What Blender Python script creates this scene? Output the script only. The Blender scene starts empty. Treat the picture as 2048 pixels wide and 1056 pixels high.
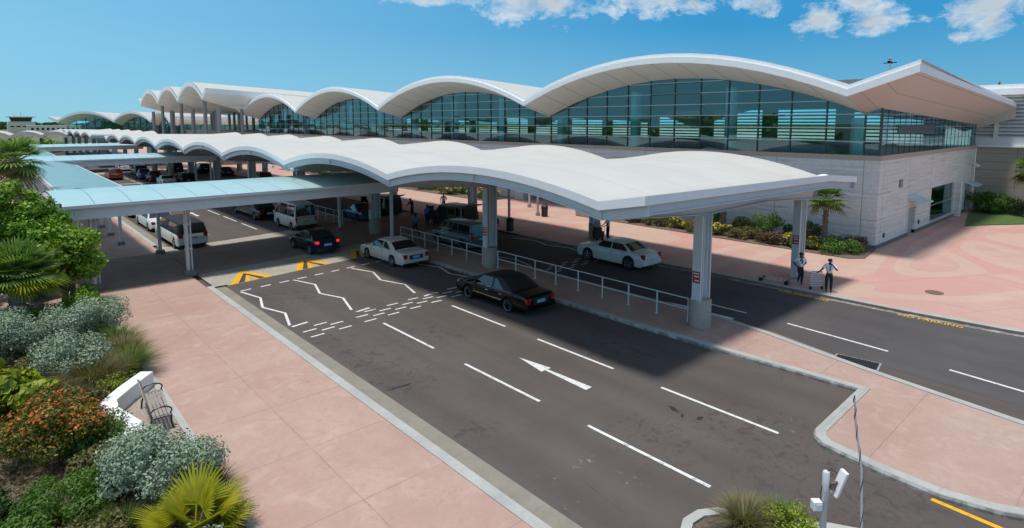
import bpy, bmesh, math, random
import numpy as np
from mathutils import Vector, Matrix
random.seed(7); rng = np.random.default_rng(7)
PI = math.pi; R = math.radians
sc = bpy.context.scene
COL = sc.collection
# ------------------------------------------------------------------ helpers
def tag(o, label=None, cat=None, group=None, kind=None):
    if label: o['label'] = label
    if cat: o['category'] = cat
    if group: o['group'] = group
    if kind: o['kind'] = kind
    return o
def empty(name, loc=(0, 0, 0), rz=0, label=None, cat=None, group=None):
    o = bpy.data.objects.new(name, None); COL.objects.link(o)
    o.location = loc; o.rotation_euler = (0, 0, rz); o.empty_display_size = .3
    return tag(o, label, cat, group)
def link(name, me, parent=None, mats=()):
    for m in (mats if isinstance(mats, (list, tuple)) else [mats]): me.materials.append(m)
    o = bpy.data.objects.new(name, me); COL.objects.link(o)
    if parent is not None: o.parent = parent
    return o
def copy_tree(o, parent=None):
    c = o.copy(); COL.objects.link(c)
    if parent is not None: c.parent = parent
    for ch in list(o.children): copy_tree(ch, c)
    return c
class MB:
    def __init__(s): s.v = []; s.f = []; s.m = []
    def add(s, vs, fs, mi=0):
        b = len(s.v); s.v += [tuple(p) for p in vs]
        s.f += [tuple(b + i for i in f) for f in fs]; s.m += [mi] * len(fs); return s
    def box(s, x0, x1, y0, y1, z0, z1, mi=0):
        return s.add([(x0,y0,z0),(x1,y0,z0),(x1,y1,z0),(x0,y1,z0),(x0,y0,z1),(x1,y0,z1),(x1,y1,z1),(x0,y1,z1)],
                     [(3,2,1,0),(4,5,6,7),(0,1,5,4),(1,2,6,5),(2,3,7,6),(3,0,4,7)], mi)
    def obox(s, c, ax, ay, az, mi=0):
        c, ax, ay, az = map(Vector, (c, ax, ay, az))
        vs = [c + ax*i + ay*j + az*k for k in (-1, 1) for (i, j) in ((-1,-1),(1,-1),(1,1),(-1,1))]
        return s.add(vs, [(3,2,1,0),(4,5,6,7),(0,1,5,4),(1,2,6,5),(2,3,7,6),(3,0,4,7)], mi)
    def beam(s, p0, p1, w, h, mi=0, up=(0, 0, 1)):
        p0, p1 = Vector(p0), Vector(p1); d = p1 - p0
        side = d.cross(Vector(up)).normalized(); u = side.cross(d).normalized()
        return s.obox((p0+p1)/2, d/2, side*w/2, u*h/2, mi)
    def prism(s, poly, z0, z1, mi=0):
        n = len(poly); vs = [(x, y, z0) for x, y in poly] + [(x, y, z1) for x, y in poly]
        fs = [tuple(range(n, 2*n)), tuple(reversed(range(n)))] + [(i, (i+1) % n, n + (i+1) % n, n + i) for i in range(n)]
        return s.add(vs, fs, mi)
    def sheet(s, poly, z, mi=0):
        return s.add([(x, y, z) for x, y in poly], [tuple(range(len(poly)))], mi)
    def tube(s, pts, r, n=8, mi=0, caps=True):
        pts = [Vector(p) for p in pts]; rs = r if isinstance(r, (list, tuple)) else [r]*len(pts)
        rings = []; ref = None
        for i, p in enumerate(pts):
            d = (pts[min(i+1, len(pts)-1)] - pts[max(i-1, 0)]).normalized()
            if ref is None: ref = Vector((1, 0, 0)) if abs(d.x) < .9 else Vector((0, 1, 0))
            a = (ref - d*ref.dot(d)).normalized(); b = d.cross(a); ref = a
            rings.append([p + a*rs[i]*math.cos(2*PI*k/n) + b*rs[i]*math.sin(2*PI*k/n) for k in range(n)])
        return s.loft(rings, mi, True, caps)
    def loft(s, rings, mi=0, closed=True, caps=False):
        n = len(rings[0]); vs = [p for r in rings for p in r]; fs = []
        for i in range(len(rings)-1):
            for k in range(n if closed else n-1):
                k2 = (k+1) % n
                fs.append((i*n+k, i*n+k2, (i+1)*n+k2, (i+1)*n+k))
        if caps: fs += [tuple(reversed(range(n))), tuple(range((len(rings)-1)*n, len(rings)*n))]
        return s.add(vs, fs, mi)
    def lathe(s, c, prof, n=16, axis='z', mi=0):
        rings = []
        for r, h in prof:
            ring = []
            for k in range(n):
                a = 2*PI*k/n; u, w = r*math.cos(a), r*math.sin(a)
                ring.append((c[0]+u, c[1]+w, c[2]+h) if axis == 'z' else ((c[0]+h, c[1]+u, c[2]+w) if axis == 'x' else (c[0]+w, c[1]+h, c[2]+u)))
            rings.append(ring)
        return s.loft(rings, mi, True, True)
    def build(s, name, mat, parent=None, smooth=False, bevel=0, ang=35, seg=2):
        me = bpy.data.meshes.new(name); me.from_pydata(s.v, [], s.f)
        if smooth or bevel:
            me.polygons.foreach_set('use_smooth', [True]*len(me.polygons))
        if smooth: me.set_sharp_from_angle(angle=R(ang))
        me.polygons.foreach_set('material_index', s.m); me.update()
        o = link(name, me, parent, mat)
        if bevel:
            b = o.modifiers.new('bev', 'BEVEL'); b.width = bevel; b.segments = seg; b.limit_method = 'ANGLE'; b.angle_limit = R(40); b.harden_normals = True
        return o
def fix_normals(o):
    bm = bmesh.new(); bm.from_mesh(o.data); bmesh.ops.recalc_face_normals(bm, faces=bm.faces); bm.to_mesh(o.data); bm.free(); return o
def np_mesh(name, V, nper, F, mat, parent=None, smooth=False):
    """V (N,nper,3) islands sharing the local face list F"""
    N = len(V); me = bpy.data.meshes.new(name)
    me.vertices.add(N*nper); me.vertices.foreach_set('co', np.ascontiguousarray(V, dtype=np.float32).ravel())
    k = len(F[0]); base = (np.arange(N)*nper)[:, None, None]
    idx = (np.array(F)[None] + base).reshape(-1)
    nf = N*len(F); me.loops.add(nf*k); me.loops.foreach_set('vertex_index', idx.astype(np.int32))
    me.polygons.add(nf); me.polygons.foreach_set('loop_start', (np.arange(nf)*k).astype(np.int32))
    me.update(calc_edges=True); me.validate()
    if smooth: me.polygons.foreach_set('use_smooth', [True]*nf)
    return link(name, me, parent, mat)
# ------------------------------------------------------------------ materials
class NT:
    def __init__(s, name):
        s.mat = bpy.data.materials.new(name); s.mat.use_nodes = True
        s.t = s.mat.node_tree; s.n = s.t.nodes; s.b = s.n['Principled BSDF']; s._co = None
    def new(s, ty, **kw):
        n = s.n.new(ty)
        for k, v in kw.items(): setattr(n, k, v)
        return n
    def ln(s, a, b): s.t.links.new(a, b)
    def co(s):
        if s._co is None: s._co = s.new('ShaderNodeTexCoord').outputs['Object']
        return s._co
    def wpos(s): return s.new('ShaderNodeNewGeometry').outputs['Position']
    def mp(s, scale=(1,1,1), rot=(0,0,0), loc=(0,0,0), src=None):
        m = s.new('ShaderNodeMapping'); m.inputs['Scale'].default_value = scale; m.inputs['Rotation'].default_value = rot; m.inputs['Location'].default_value = loc
        s.ln(src or s.co(), m.inputs['Vector']); return m.outputs[0]
    def noise(s, scale, detail=4, rough=.55, vec=None, dist=0):
        n = s.new('ShaderNodeTexNoise'); n.inputs['Scale'].default_value = scale; n.inputs['Detail'].default_value = detail
        n.inputs['Roughness'].default_value = rough; n.inputs['Distortion'].default_value = dist
        s.ln(vec or s.co(), n.inputs['Vector']); return n.outputs['Fac']
    def ramp(s, fac, stops, interp='LINEAR'):
        r = s.new('ShaderNodeValToRGB'); e = r.color_ramp.elements; r.color_ramp.interpolation = interp
        while len(e) < len(stops): e.new(.5)
        for i, (p, c) in enumerate(stops):
            e[i].position = p; e[i].color = (*c, 1) if len(c) == 3 else c
        s.ln(fac, r.inputs[0]); return r.outputs[0]
    def mth(s, op, a, b=None, c=None):
        m = s.new('ShaderNodeMath', operation=op)
        for i, x in enumerate((a, b, c)):
            if x is None: continue
            if isinstance(x, (int, float)): m.inputs[i].default_value = x
            else: s.ln(x, m.inputs[i])
        return m.outputs[0]
    def mix(s, fac, a, b, mode='MIX'):
        m = s.new('ShaderNodeMix', data_type='RGBA', blend_type=mode)
        for i, x in ((0, fac), (6, a), (7, b)):
            if isinstance(x, (int, float)): m.inputs[i].default_value = x
            elif isinstance(x, tuple): m.inputs[i].default_value = (*x, 1)
            else: s.ln(x, m.inputs[i])
        return m.outputs[2]
    def axis(s, i, vec=None):
        x = s.new('ShaderNodeSeparateXYZ'); s.ln(vec or s.co(), x.inputs[0]); return x.outputs[i]
    def line(s, coord, period, width, off=0.):
        a = s.mth('ADD', coord, off); p = s.mth('PINGPONG', a, period/2.)
        return s.mth('LESS_THAN', p, width/2.)
    def col(s, c):
        if isinstance(c, tuple): s.b.inputs['Base Color'].default_value = (*c, 1)
        else: s.ln(c, s.b.inputs['Base Color'])
        return s
    def set(s, **kw):
        for k, v in kw.items():
            i = s.b.inputs[k.replace('_', ' ')]
            if isinstance(v, (int, float)): i.default_value = v
            elif isinstance(v, tuple): i.default_value = (*v, 1) if len(v) == 3 else v
            else: s.ln(v, i)
        return s
    def bump(s, h, strength=.3, dist=.02):
        b = s.new('ShaderNodeBump'); b.inputs['Strength'].default_value = strength; b.inputs['Distance'].default_value = dist
        s.ln(h, b.inputs['Height']); s.ln(b.outputs[0], s.b.inputs['Normal']); return s
M = {}
def plain(key, c, rough=.6, var=.12, scale=3., metal=0., coat=0., bump=0., spec=.5):
    t = NT(key); n = t.noise(scale, 5)
    t.col(t.ramp(n, [(.25, tuple(x*(1-var) for x in c)), (.75, tuple(min(1, x*(1+var)) for x in c))]))
    t.set(Roughness=rough, Metallic=metal, Coat_Weight=coat, Coat_Roughness=.03, Specular_IOR_Level=spec)
    if bump: t.bump(t.noise(scale*12, 4), bump)
    M[key] = t.mat; return t.mat
def near(t, x, y, r, src=None):
    """soft mask round a spot of the ground"""
    v = t.new('ShaderNodeVectorMath'); v.operation = 'DISTANCE'; t.ln(src or t.co(), v.inputs[0]); v.inputs[1].default_value = (x, y, 0)
    return t.ramp(t.mth('DIVIDE', v.outputs['Value'], r), [(.35, (1,1,1)), (1., (0,0,0))])
def mat_asphalt(key, c, blotch=1.):
    t = NT(key); n1 = t.noise(.16, 6, .65); n2 = t.noise(55, 3, .7); n3 = t.noise(.8, 7, .7, dist=.8)
    base = t.ramp(n1, [(.3, tuple(x*.80 for x in c)), (.7, tuple(x*1.20 for x in c))])
    # wheel tracks worn along the lanes, broken up by noise
    tr = t.mth('PINGPONG', t.mth('ADD', t.axis(0), t.mth('MULTIPLY', t.noise(.12, 2), .8)), .93); tr = t.ramp(tr, [(.25, (0,0,0)), (.8, (1,1,1))])
    tr = t.mth('MULTIPLY', tr, t.ramp(t.noise(.3, 5, .65, vec=t.mp((1.2, .25, 1))), [(.35, (0,0,0)), (.7, (.5*blotch,)*3)]))
    base = t.mix(tr, base, tuple(x*.60 for x in c))
    st = t.mp((2.2, .22, 1)); n4 = t.noise(.35, 5, .65, vec=st)
    base = t.mix(t.ramp(n4, [(.48, (0,0,0)), (.8, (.4*blotch,)*3)]), base, tuple(x*1.5 for x in c))
    base = t.mix(t.ramp(n3, [(.58, (0,0,0)), (.75, (.45*blotch,)*3)]), base, tuple(x*.6 for x in c))
    if key == 'asphalt':
        spots = t.ramp(t.noise(2.6, 4, .6, dist=.4), [(.54, (0,0,0)), (.62, (1,1,1))]); fine = t.ramp(t.noise(9, 3, .6), [(.55, (0,0,0)), (.66, (.8,)*3)])
        sp = t.mth('MAXIMUM', spots, fine); msk = None
        for q in ((10.,19.6,2.2),(10.2,17.,2.),(9.7,12.7,1.3),(9.9,22.,1.6),(18.6,26.,3.),(13.4,9.,2.),(11.,29.,2.5),(16.,7.5,2.4),(15.,5.,3.2),(18.,14.,2.5),(13.5,20.,2.),(10.,62.,6.),(18.,80.,8.)): m_ = near(t, *q); msk = m_ if msk is None else t.mth('MAXIMUM', msk, m_)
        base = t.mix(t.mth('MULTIPLY', t.mth('MULTIPLY', sp, msk), .5), base, tuple(x*.33 for x in c))
        wn = t.ramp(t.noise(3.2, 6, .75, dist=.6), [(.60, (0,0,0)), (.68, (1,1,1))]); msk = None
        for q in ((9.9,9.4,.7),(11.1,9.5,.6),(9.5,8.8,.5),(11.3,8.3,.5),(10.3,7.8,.6),(10.1,14.6,.4),(16.9,6.4,.8),(20.,16,.6)): m_ = near(t, *q); msk = m_ if msk is None else t.mth('MAXIMUM', msk, m_)
        base = t.mix(t.mth('MULTIPLY', t.mth('MULTIPLY', wn, msk), .6), base, (.40,.39,.37))
    cr = t.new('ShaderNodeTexVoronoi', feature='DISTANCE_TO_EDGE'); cr.inputs['Scale'].default_value = .22; t.ln(t.mp(src=t.co(), rot=(0,0,.3)), cr.inputs['Vector'])
    ck = t.mth('MULTIPLY', t.mth('LESS_THAN', t.mth('ADD', cr.outputs['Distance'], t.mth('MULTIPLY', t.noise(2, 4), .02)), .0125), t.ramp(t.noise(.2, 2), [(.5, (0,0,0)), (.6, (.5,)*3)]))
    base = t.mix(ck, base, tuple(x*.4 for x in c))
    base = t.mix(t.ramp(n2, [(.35, (0,0,0)), (.8, (.25,)*3)]), base, tuple(min(1, x*2.) for x in c))
    t.col(base).set(Roughness=.88, Specular_IOR_Level=.3).bump(n2, .35, .01); M[key] = t.mat
mat_asphalt('asphalt', (.097,.082,.073)); mat_asphalt('asphalt_b', (.084,.078,.078), .8)
def mat_pink(key, c, jx, jy, ox=0., oy=0.):
    t = NT(key); n1 = t.noise(.25, 7, .65); n2 = t.noise(4, 7, .75); n3 = t.noise(1.1, 7, .72, dist=.8)
    # each poured slab has a slightly different tone
    fl = t.new('ShaderNodeCombineXYZ'); t.ln(t.mth('FLOOR', t.mth('DIVIDE', t.mth('ADD', t.axis(0), ox), jx)), fl.inputs[0]); t.ln(t.mth('FLOOR', t.mth('DIVIDE', t.mth('ADD', t.axis(1), oy), jy)), fl.inputs[1])
    wn = t.new('ShaderNodeTexWhiteNoise'); wn.noise_dimensions = '2D'; t.ln(fl.outputs[0], wn.inputs['Vector'])
    a = t.ramp(n1, [(.3, tuple(x*.84 for x in c)), (.7, (min(1,c[0]*1.06), c[1]*1.2, c[2]*1.26))])
    a = t.mix(t.mth('MULTIPLY', wn.outputs['Value'], .22), a, (c[0]*.82, c[1]*.72, c[2]*.70))
    a = t.mix(t.ramp(n2, [(.4, (0,0,0)), (.8, (.75,)*3)]), a, tuple(x*.72 for x in c))
    a = t.mix(t.ramp(n3, [(.52, (0,0,0)), (.72, (.65,)*3)]), a, (c[0]*1.12, c[1]*1.32, c[2]*1.42))
    st = t.mth('MULTIPLY', t.ramp(t.noise(2.0, 6, .75, dist=.6), [(.60, (0,0,0)), (.72, (1,1,1))]), t.ramp(t.noise(.22, 3), [(.48, (0,0,0)), (.62, (.55,)*3)]))
    a = t.mix(st, a, tuple(x*.5 for x in c))
    sp = t.ramp(t.noise(14, 2, .5), [(.72, (0,0,0)), (.76, (.6,)*3)]); a = t.mix(t.mth('MULTIPLY', sp, .6), a, tuple(x*.4 for x in c))
    wob = t.mth('MULTIPLY', t.mth('SUBTRACT', t.noise(2, 4), .5), .07)
    l = t.mth('MAXIMUM', t.line(t.mth('ADD', t.axis(0), wob), jx, .026, ox), t.line(t.mth('ADD', t.axis(1), wob), jy, .028, oy))
    a = t.mix(t.mth('MULTIPLY', l, t.ramp(t.noise(.9, 4), [(.3, (.15,)*3), (.65, (.6,)*3)])), a, tuple(x*.45 for x in c))
    t.col(a).set(Roughness=.85, Specular_IOR_Level=.3).bump(t.mth('SUBTRACT', n2, l), .2, .01); M[key] = t.mat
mat_pink('pink', (.485,.31,.245), 4.6, 2.95, -1.35, 0.)
mat_pink('pink_island', (.47,.31,.25), 30, 2.9, 0, 1.2)
t = NT('plaza'); sw = t.noise(.075, .6, .5, vec=t.mp((.62, 1.25, 1), rot=(0,0,.5), loc=(3.1,1.7,0)), dist=1.1)
band = t.ramp(sw, [(0, (.53,.325,.275)), (.40, (.545,.38,.305)), (.465, (.55,.305,.26)), (.53, (.54,.375,.30)), (.60, (.53,.34,.28))], 'CONSTANT')
band = t.mix(t.ramp(t.noise(.8, 6, .7), [(.35, (0,0,0)), (.8, (.5,)*3)]), band, (.44,.30,.245)); band = t.mix(t.ramp(t.noise(.3, 6, .7, dist=.6), [(.5, (0,0,0)), (.7, (.35,)*3)]), band, (.60,.46,.37))
jl = t.mth('MAXIMUM', t.line(t.axis(1, t.mp(rot=(0,0,.5))), 5.2, .04), t.line(t.axis(0, t.mp(rot=(0,0,.15))), 6.5, .04))
band = t.mix(t.mth('MULTIPLY', jl, .45), band, (.25,.15,.13))
t.col(band).set(Roughness=.85, Specular_IOR_Level=.3).bump(t.noise(6, 5), .15, .01); M['plaza'] = t.mat
def mat_conc(key, c, jy=3., bumpy=.25):
    t = NT(key); n = t.noise(.9, 6, .7); n2 = t.noise(9, 5, .7)
    a = t.ramp(n, [(.3, tuple(x*.8 for x in c)), (.7, tuple(min(1, x*1.1) for x in c))])
    a = t.mix(t.ramp(n2, [(.5, (0,0,0)), (.8, (.4,)*3)]), a, tuple(x*.6 for x in c))
    if jy: a = t.mix(t.mth('MULTIPLY', t.line(t.axis(1), jy, .018), .35), a, tuple(x*.45 for x in c))
    if key == 'kerb':
        rub = t.mth('MULTIPLY', t.mth('LESS_THAN', t.axis(2), .125), t.ramp(t.noise(2.2, 5, .7), [(.38, (0,0,0)), (.55, (.8,)*3)])); a = t.mix(rub, a, tuple(x*.28 for x in c))
    t.col(a).set(Roughness=.9, Specular_IOR_Level=.3).bump(n2, bumpy, .01); M[key] = t.mat
mat_conc('kerb', (.43,.435,.405)); mat_conc('gutter', (.27,.25,.205)); mat_conc('band', (.40,.37,.31), 0); mat_conc('base', (.38,.345,.295), 0); mat_conc('post_foot', (.22,.225,.22), 0); mat_conc('table', (.32,.225,.19), 0)
plain('mulch', (.16,.12,.09), .95, .5, 14, bump=.8); plain('gravel', (.42,.36,.29), .95, .45, 22, bump=.8); plain('lawn', (.07,.13,.03), .95, .35, 5, bump=.5)
plain('terrain', (.13,.14,.07), .95, .3, .02); plain('white_wall', (.78,.78,.77), .7, .05)
def paint_marks(key, c, lo):
    t = NT(key); n = t.noise(5, 6, .75)
    t.col(t.mix(t.ramp(n, [(.36, (.8,)*3), (.46, (0,0,0))]), c, lo)).set(Roughness=.7, Specular_IOR_Level=.3); M[key] = t.mat
paint_marks('white_paint', (.70,.70,.68), (.24,.22,.21)); paint_marks('yellow_paint', (.80,.42,.01), (.35,.22,.06)); paint_marks('black_paint', (.055,.05,.05), (.2,.18,.16)); paint_marks('faded_paint', (.40,.39,.38), (.16,.15,.15))
t = NT('roof_white'); s_ = t.mth('MULTIPLY', t.mth('MAXIMUM', t.line(t.axis(0, t.wpos()), 3.1, .09), t.mth('MULTIPLY', t.line(t.axis(1, t.wpos()), 4.7, .05, 1.1), .6)), .55); dr = t.ramp(t.noise(1., 6, .7, vec=t.mp((.18, 2.4, 1), src=t.wpos())), [(.45, (0,0,0)), (.8, (.30,)*3)])
t.col(t.mix(s_, t.mix(dr, t.ramp(t.noise(.35, 5, .6), [(.3, (.54,.535,.485)), (.75, (.60,.595,.545))]), (.47,.455,.40)), (.42,.41,.37))).set(Roughness=.55, Specular_IOR_Level=.3); M['roof_white'] = t.mat
plain('fascia', (.86,.87,.87), .45, .04)
t = NT('soffit'); gp = t.wpos(); ls = t.mth('MULTIPLY', t.line(t.axis(1, gp), 2.5, .055, .9), .75)
t.col(t.mix(ls, t.ramp(t.noise(.5, 4), [(.3, (.81,.92,.90)), (.7, (.84,.94,.92))]), (.10,.10,.095))).set(Roughness=.5); M['soffit'] = t.mat
t = NT('soffit_end'); gp = t.wpos(); ls = t.mth('MULTIPLY', t.line(t.axis(1, gp), 1.45, .03, -.25), .75)
t.col(t.mix(ls, (.66,.60,.56), (.10,.095,.09))).set(Roughness=.5); M['soffit_end'] = t.mat
t = NT('stone'); gp = t.wpos(); v = t.mp((.22,.22,5.5), src=gp); n = t.noise(1., 6, .7, vec=v, dist=.3); n2 = t.noise(1., 4, .6, vec=t.mp((.55,.55,1.7), src=gp))
a = t.ramp(n, [(.29, (.36,.345,.32)), (.45, (.76,.74,.70)), (.75, (.88,.865,.83))]); a = t.mix(t.ramp(n2, [(.4, (0,0,0)), (.7, (.3,)*3)]), a, (.74,.71,.66))
br = t.new('ShaderNodeTexBrick'); br.inputs['Scale'].default_value = 1.; br.inputs['Brick Width'].default_value = 2.6; br.inputs['Row Height'].default_value = .3; br.inputs['Mortar Size'].default_value = .010
br.inputs['Color1'].default_value = (1,1,1,1); br.inputs['Color2'].default_value = (.94,.94,.94,1); br.inputs['Mortar'].default_value = (.72,.72,.72,1)
cx = t.new('ShaderNodeCombineXYZ'); t.ln(t.mth('ADD', t.axis(0, gp), t.axis(1, gp)), cx.inputs[0]); t.ln(t.axis(2, gp), cx.inputs[1]); t.ln(cx.outputs[0], br.inputs['Vector'])
a = t.mix(1., a, br.outputs['Color'], 'MULTIPLY'); vj = t.line(t.mth('ADD', t.axis(0, gp), t.axis(1, gp)), 6., .05, 1.)
a = t.mix(t.mth('MULTIPLY', vj, .7), a, (.15,.14,.12)); gr = t.ramp(t.noise(5., 5, .75, vec=t.mp((1,1,1.8), src=gp)), [(.36, (.45,)*3), (.55, (0,0,0))]); a = t.mix(gr, a, (.50,.48,.45)); wt_ = t.ramp(t.noise(1., 4, .6, vec=t.mp((1.5,1.5,.12), src=gp)), [(.55, (0,0,0)), (.8, (.25,)*3)]); a = t.mix(wt_, a, (.55,.52,.47))
t.col(a).set(Roughness=.85, Specular_IOR_Level=.3).bump(n, .9, .05); M['stone'] = t.mat
t = NT('tan_panel'); gp = t.wpos(); l = t.mth('MAXIMUM', t.line(t.axis(2, gp), .82, .03), t.line(t.axis(1, gp), 3.4, .035, .4))
t.col(t.mix(t.mth('MULTIPLY', l, .8), t.ramp(t.noise(.6, 4), [(.3, (.36,.325,.27)), (.7, (.40,.36,.30))]), (.09,.08,.07))).set(Roughness=.6); M['tan_panel'] = t.mat
plain('sill_tan', (.46,.37,.29), .6, .05); plain('tan', (.84,.71,.52), .7, .06); plain('plinth', (.16,.155,.15), .8, .15); plain('oil', (.030,.026,.025), .6, .3)
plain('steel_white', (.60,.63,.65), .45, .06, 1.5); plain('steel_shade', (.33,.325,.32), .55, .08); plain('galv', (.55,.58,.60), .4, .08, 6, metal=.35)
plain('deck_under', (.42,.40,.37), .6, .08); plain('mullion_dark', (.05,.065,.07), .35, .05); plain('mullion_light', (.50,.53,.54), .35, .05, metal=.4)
plain('inner_floor', (.34,.34,.33), .4, .1); plain('inner_wall', (.17,.19,.19), .7, .1); plain('inner_column', (.80,.86,.86), .4, .03); plain('inner_ceiling', (.55,.56,.55), .8, .05)
plain('louver', (.66,.68,.70), .5, .04); plain('dark_metal', (.025,.026,.028), .4, .1); plain('black_plastic', (.018,.018,.02), .5, .1); plain('rubber', (.016,.016,.017), .85, .2); plain('chrome', (.75,.76,.78), .12, .02, metal=1.); plain('alloy', (.85,.86,.88), .25, .04, metal=.15); plain('vinyl_black', (.010,.010,.011), .7, .1)
plain('bench_wood', (.30,.265,.235), .85, .3, 8, bump=.4); plain('bark', (.17,.13,.095), .95, .4, 9, bump=.8); plain('palm_bark', (.26,.22,.17), .95, .4, 8, bump=.9); plain('twig', (.30,.26,.20), .9, .3)
plain('door_grey', (.36,.40,.41), .5, .05); plain('awning', (.50,.66,.70), .4, .05); plain('red_sign', (.36,.035,.03), .5, .05); plain('sign_white', (.8,.8,.8), .5, .02); plain('grey_box', (.62,.66,.70), .5, .05)
def mat_glass(key, tint, base_refl=.10, rough=.0):
    t = NT(key); n = t.n; n.remove(t.b)
    tr = t.new('ShaderNodeBsdfTransparent'); tr.inputs[0].default_value = (*tint, 1)
    gl = t.new('ShaderNodeBsdfGlossy'); gl.inputs['Roughness'].default_value = rough; gl.inputs['Color'].default_value = (.66,.96,.98,1)
    fr = t.new('ShaderNodeFresnel'); fr.inputs[0].default_value = 1.6
    nb = t.noise(.35, 2, .5, vec=t.wpos()); b = t.new('ShaderNodeBump'); b.inputs['Strength'].default_value = .02; b.inputs['Distance'].default_value = .05; t.ln(nb, b.inputs['Height']); 
    # every pane sits a hair out of plane, so reflections break from pane to pane
    gp = t.wpos(); cb = t.new('ShaderNodeCombineXYZ'); t.ln(t.mth('FLOOR', t.mth('DIVIDE', t.mth('ADD', t.axis(1, gp), .92), 2.5)), cb.inputs[0]); t.ln(t.mth('FLOOR', t.mth('DIVIDE', t.mth('SUBTRACT', t.axis(2, gp), 6.52), .94)), cb.inputs[1]); t.ln(t.mth('FLOOR', t.mth('DIVIDE', t.axis(0, gp), 1.35)), cb.inputs[2])
    wn = t.new('ShaderNodeTexWhiteNoise'); wn.noise_dimensions = '3D'; t.ln(cb.outputs[0], wn.inputs['Vector'])
    v1 = t.new('ShaderNodeVectorMath'); v1.operation = 'SUBTRACT'; t.ln(wn.outputs['Color'], v1.inputs[0]); v1.inputs[1].default_value = (.5,.5,.5)
    v2 = t.new('ShaderNodeVectorMath'); v2.operation = 'SCALE'; t.ln(v1.outputs[0], v2.inputs[0]); v2.inputs['Scale'].default_value = .018
    v3 = t.new('ShaderNodeVectorMath'); v3.operation = 'ADD'; t.ln(b.outputs[0], v3.inputs[0]); t.ln(v2.outputs[0], v3.inputs[1])
    v4 = t.new('ShaderNodeVectorMath'); v4.operation = 'NORMALIZE'; t.ln(v3.outputs[0], v4.inputs[0]); t.ln(v4.outputs[0], gl.inputs['Normal'])
    mx = t.new('ShaderNodeMixShader'); t.ln(t.mth('MINIMUM', t.mth('ADD', fr.outputs[0], base_refl), 1.), mx.inputs[0]); t.ln(tr.outputs[0], mx.inputs[1]); t.ln(gl.outputs[0], mx.inputs[2])
    t.ln(mx.outputs[0], n['Material Output'].inputs['Surface']); M[key] = t.mat
mat_glass('glass', (.46,.86,.88), .08); mat_glass('glass_lobby', (.35,.5,.5), .1)
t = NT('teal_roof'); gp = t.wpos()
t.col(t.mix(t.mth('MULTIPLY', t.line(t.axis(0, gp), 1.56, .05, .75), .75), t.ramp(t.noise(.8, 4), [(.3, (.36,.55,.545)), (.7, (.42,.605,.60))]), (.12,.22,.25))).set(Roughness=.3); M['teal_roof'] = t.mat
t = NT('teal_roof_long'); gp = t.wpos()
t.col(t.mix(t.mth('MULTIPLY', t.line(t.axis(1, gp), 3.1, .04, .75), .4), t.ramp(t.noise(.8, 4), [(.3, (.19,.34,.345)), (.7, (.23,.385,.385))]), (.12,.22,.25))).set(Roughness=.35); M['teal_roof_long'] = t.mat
def car_paint(key, c, metal=.2):
    dk = max(c) < .1; t = NT(key); t.col(t.ramp(t.noise(2., 3), [(.3, tuple(x*.93 for x in c)), (.7, tuple(min(1,x*1.05) for x in c))])).set(Roughness=.12 if dk else .38, Metallic=0 if dk else metal, Coat_Weight=.12 if dk else .8, Coat_Roughness=.02, Specular_IOR_Level=.28 if dk else .4); M[key] = t.mat
for k, c, m in (('paint_white', (.86,.86,.84), 0), ('paint_cream', (.60,.57,.50), 0), ('paint_black', (.003,.003,.004), 0), ('paint_navy', (.012,.02,.04), .3), ('paint_silver', (.50,.51,.52), .3), ('paint_pearl', (.72,.76,.76), .05),
                ('paint_grey', (.14,.16,.18), .3), ('paint_olive', (.11,.12,.095), .3), ('paint_red', (.30,.03,.02), .1), ('paint_charcoal', (.03,.032,.036), .3), ('paint_blue', (.02,.07,.16), .2)):
    car_paint(k, c, m)
plain('car_glass', (.012,.016,.02), .04, .05, spec=1.); plain('lamp_red', (.42,.008,.006), .2, .1, coat=1.); plain('lamp_clear', (.65,.66,.66), .15, .05, coat=1.); plain('lamp_orange', (.75,.2,.1), .2, .1, coat=1.); plain('plate_blue', (.30,.45,.70), .4, .1); plain('plate_yellow', (.65,.45,.08), .4, .1)
t = NT('brake_glow'); t.col((.5,.01,.005)).set(Emission_Color=(1.,.04,.02), Emission_Strength=.7, Roughness=.2); M['brake_glow'] = t.mat
# foliage: colour varies leaf by leaf
def foliage(key, cols, rough=.55, trans=.25):
    t = NT(key); g = t.new('ShaderNodeNewGeometry'); n = len(cols)
    c = t.ramp(g.outputs['Random Per Island'], [(i/max(1, n-1), cc) for i, cc in enumerate(cols)])
    t.col(c).set(Roughness=rough, Specular_IOR_Level=.35)
    if trans:
        tl = t.new('ShaderNodeBsdfTranslucent'); t.ln(t.mix(1., c, (1.25,1.3,.7), 'MULTIPLY'), tl.inputs[0])
        mx = t.new('ShaderNodeMixShader'); mx.inputs[0].default_value = trans
        t.ln(t.b.outputs[0], mx.inputs[1]); t.ln(tl.outputs[0], mx.inputs[2]); t.ln(mx.outputs[0], t.n['Material Output'].inputs['Surface'])
    M[key] = t.mat
foliage('leaf_silver', [(.17,.24,.16), (.27,.36,.25), (.38,.47,.34), (.21,.29,.19)], .6, .12)
foliage('leaf_tree', [(.07,.16,.015), (.16,.30,.022), (.26,.42,.03), (.10,.20,.018)], .45, .3)
foliage('leaf_dark', [(.02,.05,.014), (.045,.09,.02), (.07,.13,.03)], .5, .25)
foliage('leaf_green', [(.05,.12,.02), (.10,.20,.03), (.14,.25,.04)], .5, .3)
foliage('leaf_lime', [(.16,.24,.02), (.28,.36,.03), (.36,.38,.04), (.12,.20,.02)], .45, .3)
foliage('leaf_orange', [(.06,.10,.02), (.10,.15,.02), (.15,.17,.025), (.11,.16,.02), (.20,.17,.02), (.42,.16,.02)], .5, .25)
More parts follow.
